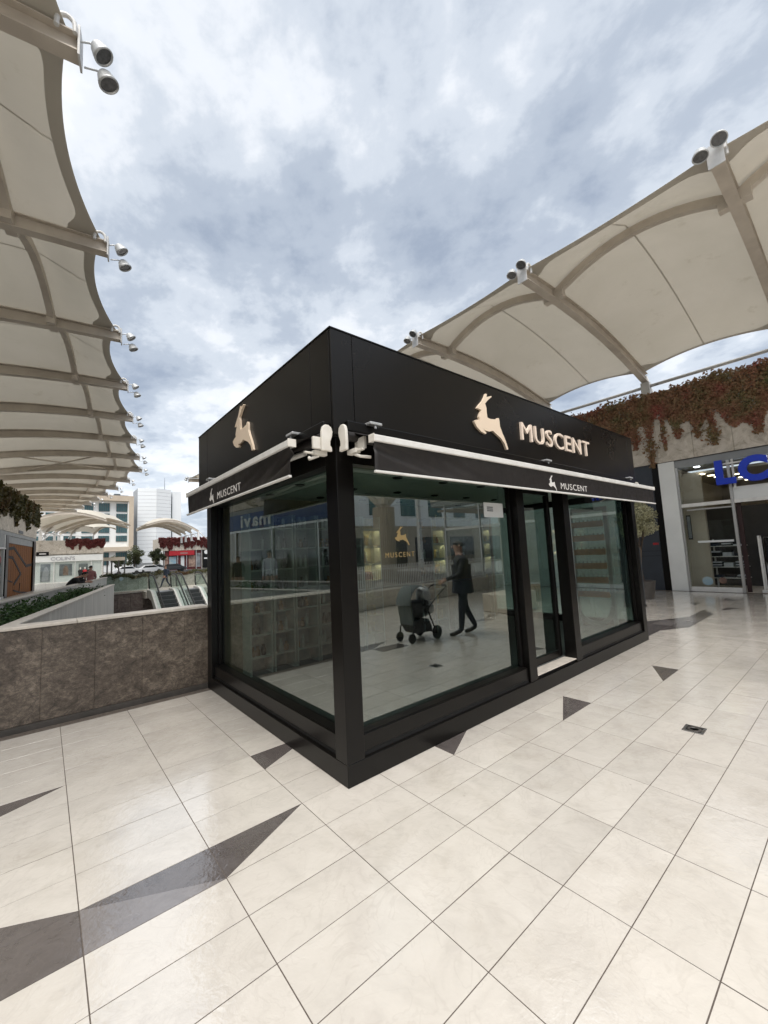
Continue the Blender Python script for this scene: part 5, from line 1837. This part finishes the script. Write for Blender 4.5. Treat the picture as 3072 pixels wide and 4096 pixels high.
rsx = thing('red_shop', 'round-cornered shop with bright red sign under red creeper, left of the kiosk', 'shop', (17.6, 95, 0))
bx(0.0, 14, 0.502, 8, 0, 7.0).build('core', 'travertine', rsx)
bx(0.56, 8.5, 0.47, 0.5, 0, 4.29).build('shop_back', 'red wall', rsx)
x = 0.0
while x < 14:
    bx(x + 0.01, x + 1.38, 0.2, 0.499, 4.3, 7.0).build('travertine_panel', 'travertine', rsx)
    x += 1.4
bx(-0.05, 0.55, 0.1, 0.6, 0, 4.29).build('pillar', 'white wall', rsx)
bx(1.7, 6.8, 0.0, 0.3, 3.2, 4.2).build('sign_board', 'red paint', rsx, bevel=0.02)
bx(3.9, 5.4, -0.006, -0.002, 3.5, 3.85).build('sign_print', 'cloth rose', rsx)
for a, b, z0, z1, m in ((0.9, 1.6, 0.6, 3.0, 'skin print'), (1.8, 3.2, 1.1, 3.0, 'cool print'), (4.1, 4.8, 0.8, 3.1, 'paper notice'), (5.7, 7.1, 0.6, 3.1, 'skin print'), (7.3, 8.2, 0.5, 3.6, 'photo print')):
    bx(a, b, 0.4, 0.46, z0, z1).build('window_poster', m, rsx)
for a in (0.75, 3.4, 5.2, 7.2, 8.35):
    bx(a, a + 0.12, 0.3, 0.39, 0, 4.25).build('mullion', 'aluminium', rsx)
bx(8.6, 14, -0.1, 0.3, 0.3, 4.29).build('black_front', 'black metal', rsx)
MB().lathe([(0, 0), (0.45, 0), (0.45, 0.03), (0, 0.03)], (9.3, -0.14, 3.75), 24, 'y').build('round_logo', 'white wall', rsx)
bx(8.8, 9.9, -0.13, -0.105, 2.2, 2.5).build('white_bar', 'white wall', rsx)
creeper('thick dark red creeper crowning the shop with the red sign', (17.3, 95.18, 7.05), (31.6, 95.18, 7.05), 7, (0, -1, 0), 1.75, 2.7, 7000, 60, 0.34, 'creeper red', 19, thick=0.5)

# office block with glazed window grid
ofb = thing('office_block', 'white office block with tan frame and green glazed windows, far left', 'building', (-2, 140, 0))
bx(-30, 17.0, 2.5, 20, 0, 21.6).build('core', 'render white', ofb)
bx(19.75, 21.1, 1.0, 20, 0, 22.3).build('side_fin', 'render white', ofb)
fr2 = MB().box(-30, 21.2, 0.6, 2.4, 20.9, 22.5).box(20.0, 21.2, 0.6, 2.4, 7.15, 20.895).box(-30, 21.2, 0.6, 2.4, 5.9, 7.145)
fr2.build('tan_frame', 'render tan', ofb)
rows = [(17.9, 20.3), (14.85, 17.2), (11.5, 14.0), (8.9, 10.6), (2.0, 5.6)]
cols_ = [(16.95, 19.85), (12.6, 15.2), (8.6, 11.2), (4.6, 7.2), (0.6, 3.2), (-3.4, -0.8), (-7.4, -4.8)]
bx(17.005, 19.74, 2.5, 10, 0, 21.6).build('core_bay', 'render white', ofb)
for z0, z1 in rows:
    for x0, x1 in cols_:
        w = bx(x0, x1, 2.42, 2.49, z0, z1).build('window', 'window teal', ofb)
        m_ = MB()
        n_ = 5
        for q in range(n_ + 1):
            a = x0 + (x1 - x0) * q / n_
            m_.box(a - 0.05, a + 0.05, 2.3, 2.418, z0, z1)
        m_.box(x0, x1, 2.3, 2.418, z0 - 0.1, z0 - 0.001).box(x0, x1, 2.31, 2.415, z0 + (z1 - z0) * 0.62, z0 + (z1 - z0) * 0.62 + 0.07)
        m_.build('frame', 'mullion dark', w)
for xx, w_, h_ in ((12.0, 3.0, 0.7), (16.5, 1.6, 1.0), (17.8, 2.4, 0.6)):
    bx(xx, xx + w_, 4, 6, 22.5, 22.5 + h_).build('roof_plant', 'mullion dark', ofb)
# clad tower
tw = thing('clad_tower', 'tall windowless tower clad in pale bluish panels, behind the far canopy', 'building', (21.6, 150, 0))
foot = [(0, 0), (5.2, -1.6), (9.8, 0), (9.8, 9), (0, 9)]
MB().prism(foot, lambda a, b, d: (a, b, d), 0, 26.6).build('core', 'joint grey', tw)
nrow = 20
for k in range(nrow):
    z0 = 2.0 + k * 1.23
    for a, b in ((foot[0], foot[1]), (foot[1], foot[2]), (foot[2], foot[3])):
        av, bv = Vector(a), Vector(b)
        d = (bv - av).normalized()
        n_ = Vector((d.y, -d.x))
        q = [av, bv, bv + n_ * 0.12, av + n_ * 0.12]
        MB().prism([(p.x, p.y) for p in q], lambda u, v, e: (u, v, e), z0 + 0.05, z0 + 1.21).build('cladding_panel', 'bluish cladding', tw)
bx(10.5, 13.3, 1.0, 8, 0, 26.2).build('annex', 'bluish cladding', tw)
bx(9.95, 10.45, 2.0, 8, 12, 22).build('slot_window', 'window teal', tw)
MB().tube([(8.3, 2, 26.6), (8.3, 2, 31.0)], [0.09, 0.04], 6).build('antenna', 'mullion dark', tw)

# street trees
tree('round street tree in front of the white office block', (11.4, 85, 0.05), 4.8, 1.5, 1.3, 41, 2600, 0.24, 'tree leaf', 0.12)
tree('street tree beside the red shop pillar', (15.2, 86, 0.05), 4.7, 1.35, 1.3, 42, 2600, 0.24, 'tree leaf', 0.12)
tree('small street tree half hidden by the pergola', (9.1, 88, 0.05), 3.6, 1.2, 1.0, 43, 1500, 0.24, 'tree leaf', 0.1)

# parked cars
def car(label, loc, rz, m):
    c = thing('parked_car', label, 'car', loc, rz, 'cars parked along the far street')
    prof = [(-2.1, 0.35), (-2.12, 0.7), (-1.95, 0.92), (-1.45, 0.98), (-0.9, 1.40), (0.55, 1.44), (1.35, 0.98), (1.95, 0.88), (2.12, 0.65), (2.1, 0.35)]
    rings = []
    for yy, k in ((-0.86, 0.93), (-0.8, 0.985), (-0.6, 1.0), (0.6, 1.0), (0.8, 0.985), (0.86, 0.93)):
        rings.append([(a, yy * (0.86 if b > 1.2 else 1.0), 0.3 + (b - 0.3) * k) for a, b in prof])
    MB().loft(rings).build('body', m, c, smooth=False, bevel=0.03)
    for sgn in (-1, 1):
        MB().prism([(-1.3, 1.0), (-0.85, 1.34), (0.5, 1.37), (1.15, 1.0)], lambda a, b, d: (a, d, b), sgn * 0.842 - 0.01, sgn * 0.842 + 0.03 * sgn).build('side_window', 'car window', c)
    MB().loft([[(0.62, -0.66, 1.385), (0.62, 0.66, 1.385), (1.34, 0.74, 1.01), (1.34, -0.74, 1.01)], [(0.64, -0.66, 1.42), (0.64, 0.66, 1.42), (1.38, 0.74, 1.03), (1.38, -0.74, 1.03)]]).build('windscreen', 'car window', c)
    for xx in (-1.3, 1.3):
        for yy in (-0.8, 0.8):
            w = MB().lathe([(0.2, -0.1), (0.31, -0.1), (0.33, -0.07), (0.33, 0.07), (0.31, 0.1), (0.2, 0.1)], (xx, yy, 0.33), 18, 'y').build('wheel', 'tyre', c)
            MB().lathe([(0, -0.09), (0.2, -0.09), (0.2, 0.09), (0, 0.09)], (xx, yy, 0.33), 14, 'y').build('rim', 'rim', w)
    for yy in (-0.6, 0.6):
        bx(2.06, 2.13, yy - 0.16, yy + 0.16, 0.66, 0.78).build('headlight', 'lamp housing', c)
    return c


car('white car parked farthest left in the street', (9.4, 79, 0.05), RD(4), 'car white')
car('white car parked in front of the round street tree', (13.0, 80, 0.05), RD(3), 'car white')
car('silver car parked behind the two white cars', (14.6, 83.5, 0.05), RD(2), 'car silver')
car('dark car parked closest to the red shop pillar', (17.0, 81, 0.05), RD(5), 'car dark')

# far canopies
make_canopy('small far canopy above the roof of the red shop', [(11.2, 73), (10.9, 77.0), (11.0, 81), (11.6, 85.0)], [(19.5, 74), (19.4, 78), (19.4, 82), (19.6, 86)], zt=7.9, zc=7.0, up=1.3, sc=0.5, base=5.5, fine=False, pipe=True)
make_canopy('far canopy above the shop with grey letters', [(4.4, 57.5), (6.6, 61.0), (8.0, 65.0), (8.2, 69.0)], [(-3.6, 58.5), (-1.8, 63.5), (-0.4, 68), (0.2, 72.5)], zt=7.2, zc=6.6, up=1.2, sc=0.5, base=5.0, fine=False, pipe=True)
make_canopy('brightly lit far canopy glimpsed between ivy wall and grey shop', [(-2.0, 84), (1.6, 86), (5.4, 88), (9.0, 90)], [(-5, 91), (-1.4, 93), (2.4, 95), (6.0, 97)], zt=8.6, zc=8.0, up=1.0, sc=0.5, base=5.0, fine=False, pipe=True)

# ------------------------------------------------------------------ people
def skinned(joints, edges, name, mats, pick, parent, sub=2):
    """one continuous body from a posed skeleton; joints: name -> (pos, radius or (rx, ry))"""
    names = list(joints)
    me = bpy.data.meshes.new(name)
    me.from_pydata([joints[k][0] for k in names], [(names.index(a), names.index(b)) for a, b in edges], [])
    ob = bpy.data.objects.new(name, me)
    COL.objects.link(ob)
    sk = ob.modifiers.new('skin', 'SKIN')
    sk.use_smooth_shade = True
    for i, k in enumerate(names):
        r = joints[k][1]
        me.skin_vertices[0].data[i].radius = r if isinstance(r, tuple) else (r, r)
        me.skin_vertices[0].data[i].use_root = (k == 'pelvis')
    ss = ob.modifiers.new('sub', 'SUBSURF')
    ss.levels = ss.render_levels = sub
    dg_ = bpy.context.evaluated_depsgraph_get()
    out = bpy.data.meshes.new_from_object(ob.evaluated_get(dg_))
    bpy.data.objects.remove(ob)
    bpy.data.meshes.remove(me)
    out.materials.clear()
    for m in mats:
        out.materials.append(MATS[m])
    for p in out.polygons:
        p.material_index = pick(p.center)
        p.use_smooth = True
    o = bpy.data.objects.new(name, out)
    COL.objects.link(o)
    o.parent = parent
    return o


def figure(label, loc, rz, scale, pose, top, legs, hair, shoe='leather black', jacket_len=0.0, group=None):
    """pose: dict overriding joints; faces -y in its own frame, 1.78 m tall at scale 1"""
    t = thing('person', label, 'person', loc, rz, group)
    t.scale = (scale, scale, scale)
    J = {
        'pelvis': ((0, 0, 0.98), (0.165, 0.125)), 'waist': ((0, 0.0, 1.13), (0.165, 0.12)), 'chest': ((0, 0.0, 1.33), (0.195, 0.135)), 'yoke': ((0, 0.01, 1.46), (0.14, 0.10)),
        'neck': ((0, 0.0, 1.55), 0.058), 'head1': ((0, -0.015, 1.64), (0.072, 0.085)), 'head2': ((0, -0.01, 1.71), (0.078, 0.095)), 'head3': ((0, 0.0, 1.755), (0.055, 0.065)),
    }
    E_ = [('pelvis', 'waist'), ('waist', 'chest'), ('chest', 'yoke'), ('yoke', 'neck'), ('neck', 'head1'), ('head1', 'head2'), ('head2', 'head3')]
    for s, n in ((-1, 'R'), (1, 'L')):
        J['sh' + n] = ((0.19 * s, 0.01, 1.43), 0.078)
        J['el' + n] = ((0.23 * s, 0.03, 1.14), 0.052)
        J['wr' + n] = ((0.24 * s, -0.05, 0.90), 0.036)
        J['hip' + n] = ((0.09 * s, 0, 0.90), (0.095, 0.10))
        J['kn' + n] = ((0.10 * s, -0.015, 0.49), 0.066)
        J['an' + n] = ((0.10 * s, 0.02, 0.10), 0.045)
        E_ += [('yoke', 'sh' + n), ('sh' + n, 'el' + n), ('el' + n, 'wr' + n), ('pelvis', 'hip' + n), ('hip' + n, 'kn' + n), ('kn' + n, 'an' + n)]
    for k, v in pose.items():
        if k in J:
            J[k] = (v, J[k][1]) if not isinstance(v[0], tuple) else v
    for s, n in ((-1, 'R'), (1, 'L')):
        a = Vector(J['an' + n][0]); kn = Vector(J['kn' + n][0])
        f = pose.get('foot' + n, Vector((0, -1, 0)))
        J['ball' + n] = (tuple(a + Vector((f[0], f[1], 0)) * 0.13 + Vector((0, 0, f[2] - 0.065))), (0.042, 0.035))
        J['toe' + n] = (tuple(a + Vector((f[0], f[1], 0)) * 0.21 + Vector((0, 0, f[2] - 0.072))), (0.032, 0.025))
        E_ += [('an' + n, 'ball' + n), ('ball' + n, 'toe' + n)]
        w = Vector(J['wr' + n][0]); e = Vector(J['el' + n][0])
        d = (w - e).normalized()
        J['palm' + n] = (tuple(w + d * 0.085), (0.040, 0.022))
        E_ += [('wr' + n, 'palm' + n)]
        sdv = d.cross(Vector((0, 1, 0.2))).normalized()
        cu = (Vector((0, -1, -0.2)) - d * d.dot(Vector((0, -1, -0.2)))).normalized()
        for q in range(4):
            b0 = w + d * 0.12 + sdv * (0.024 * (q - 1.5))
            l_ = (0.032, 0.038, 0.036, 0.028)[q]
            J['f%d0' % q + n] = (tuple(b0), 0.0095)
            J['f%d1' % q + n] = (tuple(b0 + d * l_ + cu * 0.012), 0.0085)
            J['f%d2' % q + n] = (tuple(b0 + d * l_ * 1.5 + cu * (0.035)), 0.0075)
            E_ += [('palm' + n, 'f%d0' % q + n), ('f%d0' % q + n, 'f%d1' % q + n), ('f%d1' % q + n, 'f%d2' % q + n)]
        tb = w + d * 0.045 - sdv * 0.045 * (1 if s > 0 else -1) + cu * 0.012
        J['th0' + n] = (tuple(tb), 0.011)
        J['th1' + n] = (tuple(tb + d * 0.04 + cu * 0.018), 0.009)
        E_ += [('wr' + n, 'th0' + n), ('th0' + n, 'th1' + n)]
    wrist = [Vector(J['wr' + n][0]) + (Vector(J['wr' + n][0]) - Vector(J['el' + n][0])).normalized() * 0.015 for n in 'LR']
    elb = [Vector(J['el' + n][0]) for n in 'LR']
    neckp = Vector(J['neck'][0])
    headz = Vector(J['head1'][0]).z
    ank = [Vector(J['an' + n][0]) for n in 'LR']
    crotch = J['pelvis'][0][2] - 0.06 + jacket_len * -1

    def pick(c):
        for w, e in zip(wrist, elb):
            if (c - w).dot((w - e).normalized()) > 0 and (c - w).length < 0.26:
                return 0
        if c.z > neckp.z - 0.02 and (c - neckp).length < 0.34:
            return 0
        for a in ank:
            if c.z < a.z - 0.0 and (c - a).length < 0.36:
                return 3
        for sgn in (0,):
            pass
        if c.z < crotch and abs(c.x) < 0.9 and min((c - w).length for w in wrist) > 0.12:
            return 2
        return 1
    body = skinned(J, E_, 'body', ['skin', top, legs, shoe], pick, t)
    # hair cap, ears, nose and brow
    h2 = Vector(J['head2'][0])
    hr = MB()
    hc = h2 + Vector((0, 0.012, 0.006))
    rings = []
    for k in range(6):
        a = k / 5 * 1.45
        r_ = math.cos(a)
        rings.append([hc + Vector((0.086 * r_ * math.cos(q), 0.103 * r_ * math.sin(q), 0.092 * math.sin(a) - 0.02 * (1 if math.sin(q) > -0.2 else -1.6) * (1 - math.sin(a)))) for q in (2 * math.pi * j / 16 for j in range(16))])
    hr.loft(rings)
    hr.build('hair', hair, t, smooth=True)
    fm = MB()
    fm.loft([[h2 + Vector((sx * w, -0.088 - dpt, z)) for sx in (-1, 1)] + [h2 + Vector((0, -0.088 - dpt - w, z))] for z, w, dpt in ((0.01, 0.006, 0.0), (-0.03, 0.011, 0.008), (-0.045, 0.013, 0.006), (-0.052, 0.006, 0.0))])
    for sx in (-1, 1):
        fm.tube([h2 + Vector((sx * 0.079, 0.012, 0.01)), h2 + Vector((sx * 0.092, 0.018, -0.005)), h2 + Vector((sx * 0.084, 0.01, -0.04))], [0.012, 0.014, 0.008], 6)
    fm.build('nose_and_ears', 'skin', t, smooth=True)
    ey = MB()
    for sx in (-1, 1):
        ey.lathe([(0.0, -0.006), (0.009, -0.004), (0.010, 0.002), (0.0, 0.004)], tuple(h2 + Vector((sx * 0.031, -0.085, -0.004))), 8, 'y')
    ey.box(h2.x - 0.024, h2.x + 0.024, h2.y - 0.088, h2.y - 0.075, h2.z - 0.078, h2.z - 0.071)
    ey.build('eyes_and_mouth', 'hair dark', t)
    return t


# man in a dark suit with a pram, behind the camera; he shows in the kiosk glass
suit = figure('man in a dark navy suit pushing a pram, seen in the front glass', (4.93, -2.24, 0), RD(-52), 1.0, {
    'elR': ((-0.20, -0.06, 1.17)), 'wrR': ((-0.13, -0.27, 1.07)), 'elL': ((0.22, 0.06, 1.15)), 'wrL': ((0.25, 0.04, 0.90)),
    'knR': ((-0.10, -0.05, 0.50)), 'anR': ((-0.10, -0.08, 0.10)), 'knL': ((0.10, 0.05, 0.50)), 'anL': ((0.11, 0.22, 0.115)),
    'head1': ((0, -0.035, 1.64)), 'head2': ((0, -0.04, 1.71)), 'head3': ((0, -0.03, 1.755)), 'neck': ((0, -0.01, 1.55)),
    'footL': Vector((0, -1, -0.01)),
}, 'suit navy', 'trouser blue', 'hair grey', jacket_len=0.13)
suit.scale = (1.14, 1.14, 1.0)
# jacket skirt and white collar
jk = MB()
rings = []
for z, a, b in ((1.34, 0.225, 0.165), (1.12, 0.22, 0.16), (0.98, 0.235, 0.17), (0.80, 0.25, 0.185)):
    rings.append([(a * math.cos(q), b * math.sin(q) + 0.005, z) for q in (2 * math.pi * k / 20 for k in range(20))])
jk.loft(rings, cap=False).build('jacket_skirt', 'suit navy', suit, smooth=True)
co_ = MB().loft([[(r_ * math.cos(q), r_ * 0.95 * math.sin(q) + 0.0, z + 0.02 * math.sin(q)) for q in (2 * math.pi * k / 16 for k in range(16))] for z, r_ in ((1.505, 0.082), (1.56, 0.074))], cap=False)
co_.build('shirt_collar', 'cloth white', suit, smooth=True)

# the pram
pr = thing('pram', 'grey pram with sage hood and a clear plastic bag, seen in the front glass', 'pram', (4.05, -2.62, 0))
pr.scale = (0.86, 0.85, 0.92)
def wheel(x, y, r, nm='wheel'):
    w = MB().lathe([(r * 0.80, -0.02), (r * 0.97, -0.02), (r, -0.008), (r, 0.008), (r * 0.97, 0.02), (r * 0.80, 0.02)], (x, y, r), 26, 'y').build(nm, 'tyre', pr, smooth=False)
    rm = MB().lathe([(r * 0.70, -0.014), (r * 0.80, -0.016), (r * 0.80, 0.016), (r * 0.70, 0.014), (r * 0.70, -0.014)], (x, y, r), 26, 'y')
    for k in range(5):
        a = k * 2 * math.pi / 5 + 0.3
        rm.tube([(x, y, r), (x + math.cos(a) * r * 0.74, y, r + math.sin(a) * r * 0.74)], 0.012, 6)
    rm.build('rim', 'white plastic', w)


for yy in (-0.27, 0.27):
    wheel(0.30, yy, 0.135)
    wheel(-0.38, yy * 0.72, 0.095)
fr = MB()
for yy in (-0.24, 0.24):
    fr.tube([(-0.38, yy * 0.75, 0.10), (-0.33, yy * 0.9, 0.28), (-0.05, yy, 0.52), (0.12, yy, 0.62)], 0.016, 8)
    fr.tube([(0.30, yy * 1.02, 0.135), (0.10, yy, 0.55), (-0.02, yy, 0.80)], 0.016, 8)
    fr.tube([(0.05, yy, 0.60), (0.40, yy, 0.84), (0.72, yy * 0.96, 1.02)], 0.014, 8)
    fr.lathe([(0, -0.02), (0.05, -0.02), (0.05, 0.02), (0, 0.02)], (0.06, yy, 0.62), 14, 'y')
fr.tube([(0.30, -0.27, 0.135), (0.30, 0.27, 0.135)], 0.012, 8)
fr.build('frame', 'leather black', pr, smooth=True)
MB().tube([(0.70, -0.24, 1.01), (0.74, -0.2, 1.03), (0.75, 0, 1.035), (0.74, 0.2, 1.03), (0.70, 0.24, 1.01)], 0.02, 8).build('handle', 'rubber black', pr, smooth=True)
MB().loft([[(x, y * w, z) for x, y in ((a0, -1), (a1, -1), (a1, 1), (a0, 1))] for z, a0, a1, w in ((0.16, -0.22, 0.26, 0.2), (0.30, -0.30, 0.20, 0.22), (0.42, -0.28, 0.12, 0.22))]).build('basket', 'stroller cloth', pr, bevel=0.02)
MB().loft([[(x, y * w, z) for x, y in ((a0, -1), (a1, -1), (a1, 1), (a0, 1))] for z, a0, a1, w in ((0.46, -0.22, 0.12, 0.19), (0.60, -0.32, 0.18, 0.22), (0.78, -0.36, 0.16, 0.22))]).build('seat', 'stroller cloth', pr, bevel=0.03)
MB().loft([[(-0.10 + (-0.34 * math.cos(a)) * k, y, 0.72 + 0.38 * math.sin(a) * k) for a in (0.0, 0.35, 0.7, 1.05, 1.4, 1.75, 2.1)] for y, k in ((-0.23, 0.93), (-0.2, 1.0), (0.2, 1.0), (0.23, 0.93))], cap=False, close=False).build('hood', 'stroller sage', pr, smooth=True)
MB().loft([[(-0.40 + 0.02 * k, y, 0.70 - 0.12 * k) for y in (-0.2, 0.2)] + [(-0.34 + 0.02 * k, y, 0.68 - 0.12 * k) for y in (0.2, -0.2)] for k in range(4)]).build('foot_apron', 'stroller sage', pr)
bgm = MB()
rb = random.Random(6)
rings = []
for k in range(9):
    a = math.pi * k / 8
    rings.append([(0.20 + 0.19 * math.sin(a) * math.cos(q) * rb.uniform(0.85, 1.1), 0.17 * math.sin(a) * math.sin(q) * rb.uniform(0.85, 1.1), 0.86 - 0.20 * math.cos(a)) for q in (2 * math.pi * j / 14 for j in range(14))])
bgm.loft(rings).build('plastic_bag', 'plastic film', pr, smooth=True)
bgm = MB()
rings = []
for k in range(8):
    a = math.pi * k / 7
    rings.append([(0.34 + 0.13 * math.sin(a) * math.cos(q) * rb.uniform(0.85, 1.1), 0.14 * math.sin(a) * math.sin(q), 0.60 - 0.15 * math.cos(a)) for q in (2 * math.pi * j / 12 for j in range(12))])
bgm.loft(rings).build('plastic_bag', 'plastic film', pr, smooth=True)

# others
walk = figure('person in a blue jacket walking behind the escalators', (4.98, 28.6, 0.0), RD(-62), 0.83, {
    'elR': ((-0.22, 0.12, 1.17)), 'wrR': ((-0.22, 0.02, 0.97)), 'elL': ((0.22, -0.02, 1.14)), 'wrL': ((0.2, -0.18, 0.98)),
    'knR': ((-0.09, -0.20, 0.52)), 'anR': ((-0.09, -0.36, 0.11)), 'knL': ((0.09, 0.08, 0.50)), 'anL': ((0.09, 0.36, 0.16))}, 'jacket blue', 'denim', 'hair brown')
bx(-0.15, 0.15, 0.10, 0.27, 1.05, 1.50).build('backpack', 'denim', walk, bevel=0.05, seg=2)
lean = figure('person in black leaning on the planter coping', (-0.72, 16.6, 0.0), RD(62), 0.98, {
    'waist': ((0, -0.10, 1.08)), 'chest': ((0, -0.28, 1.20)), 'yoke': ((0, -0.40, 1.28)), 'neck': ((0, -0.48, 1.33)), 'head1': ((0, -0.57, 1.36)), 'head2': ((0, -0.61, 1.42)), 'head3': ((0, -0.62, 1.47)),
    'shR': ((-0.17, -0.38, 1.24)), 'shL': ((0.17, -0.38, 1.24)), 'elR': ((-0.24, -0.50, 1.14)), 'elL': ((0.24, -0.50, 1.14)), 'wrR': ((-0.1, -0.68, 1.13)), 'wrL': ((0.12, -0.68, 1.13)), 'pelvis': ((0, 0.02, 0.98))}, 'cloth black', 'cloth black', 'hair dark')
figure('person with dark hair in a rose top at the far end of the planter', (0.45, 23.2, 0), RD(160), 0.95, {'wrR': ((-0.12, -0.3, 1.1)), 'elR': ((-0.22, -0.05, 1.15))}, 'cloth rose', 'denim', 'hair dark')
figure('person in a long dark coat by the blue fascia, mirrored in the side glass', (-4.3, 15.6, 0), RD(40), 1.0, {}, 'cloth black', 'cloth black', 'hair dark')
figure('person in a white shirt by the blue fascia, mirrored in the side glass', (-4.6, 13.0, 0), RD(30), 1.08, {}, 'cloth white', 'denim', 'hair dark')

# ------------------------------------------------------------------ what the front glass mirrors, behind the camera
rl = thing('white_railing', 'white picket railing on a stone kerb, mirrored in the front glass', 'railing', (0, -6.3, 0), RD(-3.2))
bx(-4, 13.4, -0.4, 0.0, 0.0, 0.5).build('kerb', 'pale stone', rl, bevel=0.01)
bx(-4, 13.4, -0.24, -0.18, 0.56, 0.60).build('bottom_rail', 'white steel', rl)
bx(-4, 13.4, -0.24, -0.18, 1.12, 1.15).build('top_rail', 'white steel', rl)
pk = bx(-0.016, 0.016, -0.175, -0.165, 0.5, 1.26).mesh('picket'); pk.materials.append(MATS['white steel'])
for k in range(118):
    o = bpy.data.objects.new('picket', pk); COL.objects.link(o); o.parent = rl
    o.location = (3.2 + k * 0.085, 0, 0)
sbl = thing('stone_block_bench', 'square stone block bench, mirrored in the front glass', 'bench', (7.95, -3.1, 0))
bx(-0.55, 0.75, -0.55, 0.4, 0, 0.46).build('block', 'warm plaster', sbl, bevel=0.015)
wb = thing('slatted_bench', 'curved timber slat bench, mirrored in the door glass', 'bench', (10.2, -3.6, 0), RD(20))
for k in range(16):
    MB().prism([(-0.3, 0.0), (-0.3, 0.36), (-0.22, 0.44), (0.22, 0.44), (0.3, 0.36), (0.3, 0.0), (0.24, 0.0), (0.24, 0.33), (0.2, 0.38), (-0.2, 0.38), (-0.24, 0.33), (-0.24, 0.0)], lambda a, b, d: (d, a, b), -0.8 + k * 0.1, -0.8 + k * 0.1 + 0.045).build('slat', 'timber slat', wb)
col_ = thing('fluted_column', 'fat fluted column carrying steel branches, mirrored in the front glass', 'column', (14.7, -16.2, 0))
cf = MB()
rings = []
for z in (0.0, 4.4):
    rings.append([((0.66 + 0.02 * (j % 2)) * math.cos(q), (0.66 + 0.02 * (j % 2)) * math.sin(q), z) for j, q in enumerate(2 * math.pi * k / 64 for k in range(64))])
cf.loft(rings).build('shaft', 'warm plaster', col_)
br = MB()
for a in range(4):
    q = a * math.pi / 2 + 0.6
    br.tube([(0, 0, 4.3), (1.0 * math.cos(q), 1.0 * math.sin(q), 5.4), (2.6 * math.cos(q), 2.6 * math.sin(q), 6.6)], [0.2, 0.16, 0.12], 8)
br.tube([(0, 0, 4.401), (0, 0, 6.8)], [0.36, 0.3], 16)
br.build('branch', 'steel beam', col_)
es = thing('east_hall', 'dark fronted shops and pale upper storey closing the plaza behind the camera', 'building', (18, -26, 0))
bx(-14, 30, -6, 0, 0, 4.1).build('shop_band', 'warm plaster', es)
bx(-14, 30, -8, -1, 4.101, 9).build('upper_storey', 'bluish cladding', es)
for k in range(9):
    bx(-12 + k * 4, -10 + k * 4, -0.995, -0.94, 5.2, 7.6).build('window', 'window teal', es)
for k in range(7):
    bx(-12 + k * 5.2, -8 + k * 5.2, 0.001, 0.05, 0.2, 3.0).build('shop_window', 'car window', es)
make_canopy('cream canopy over the plaza behind the camera', [(10.0, -14.5), (14.0, -14.0), (18, -13.5), (22, -13)], [(11, -23), (15, -22.5), (19, -22), (23, -21.5)], zt=7.6, zc=6.6, up=0.6, sc=0.4, base=0.0, fine=False, pipe=False)
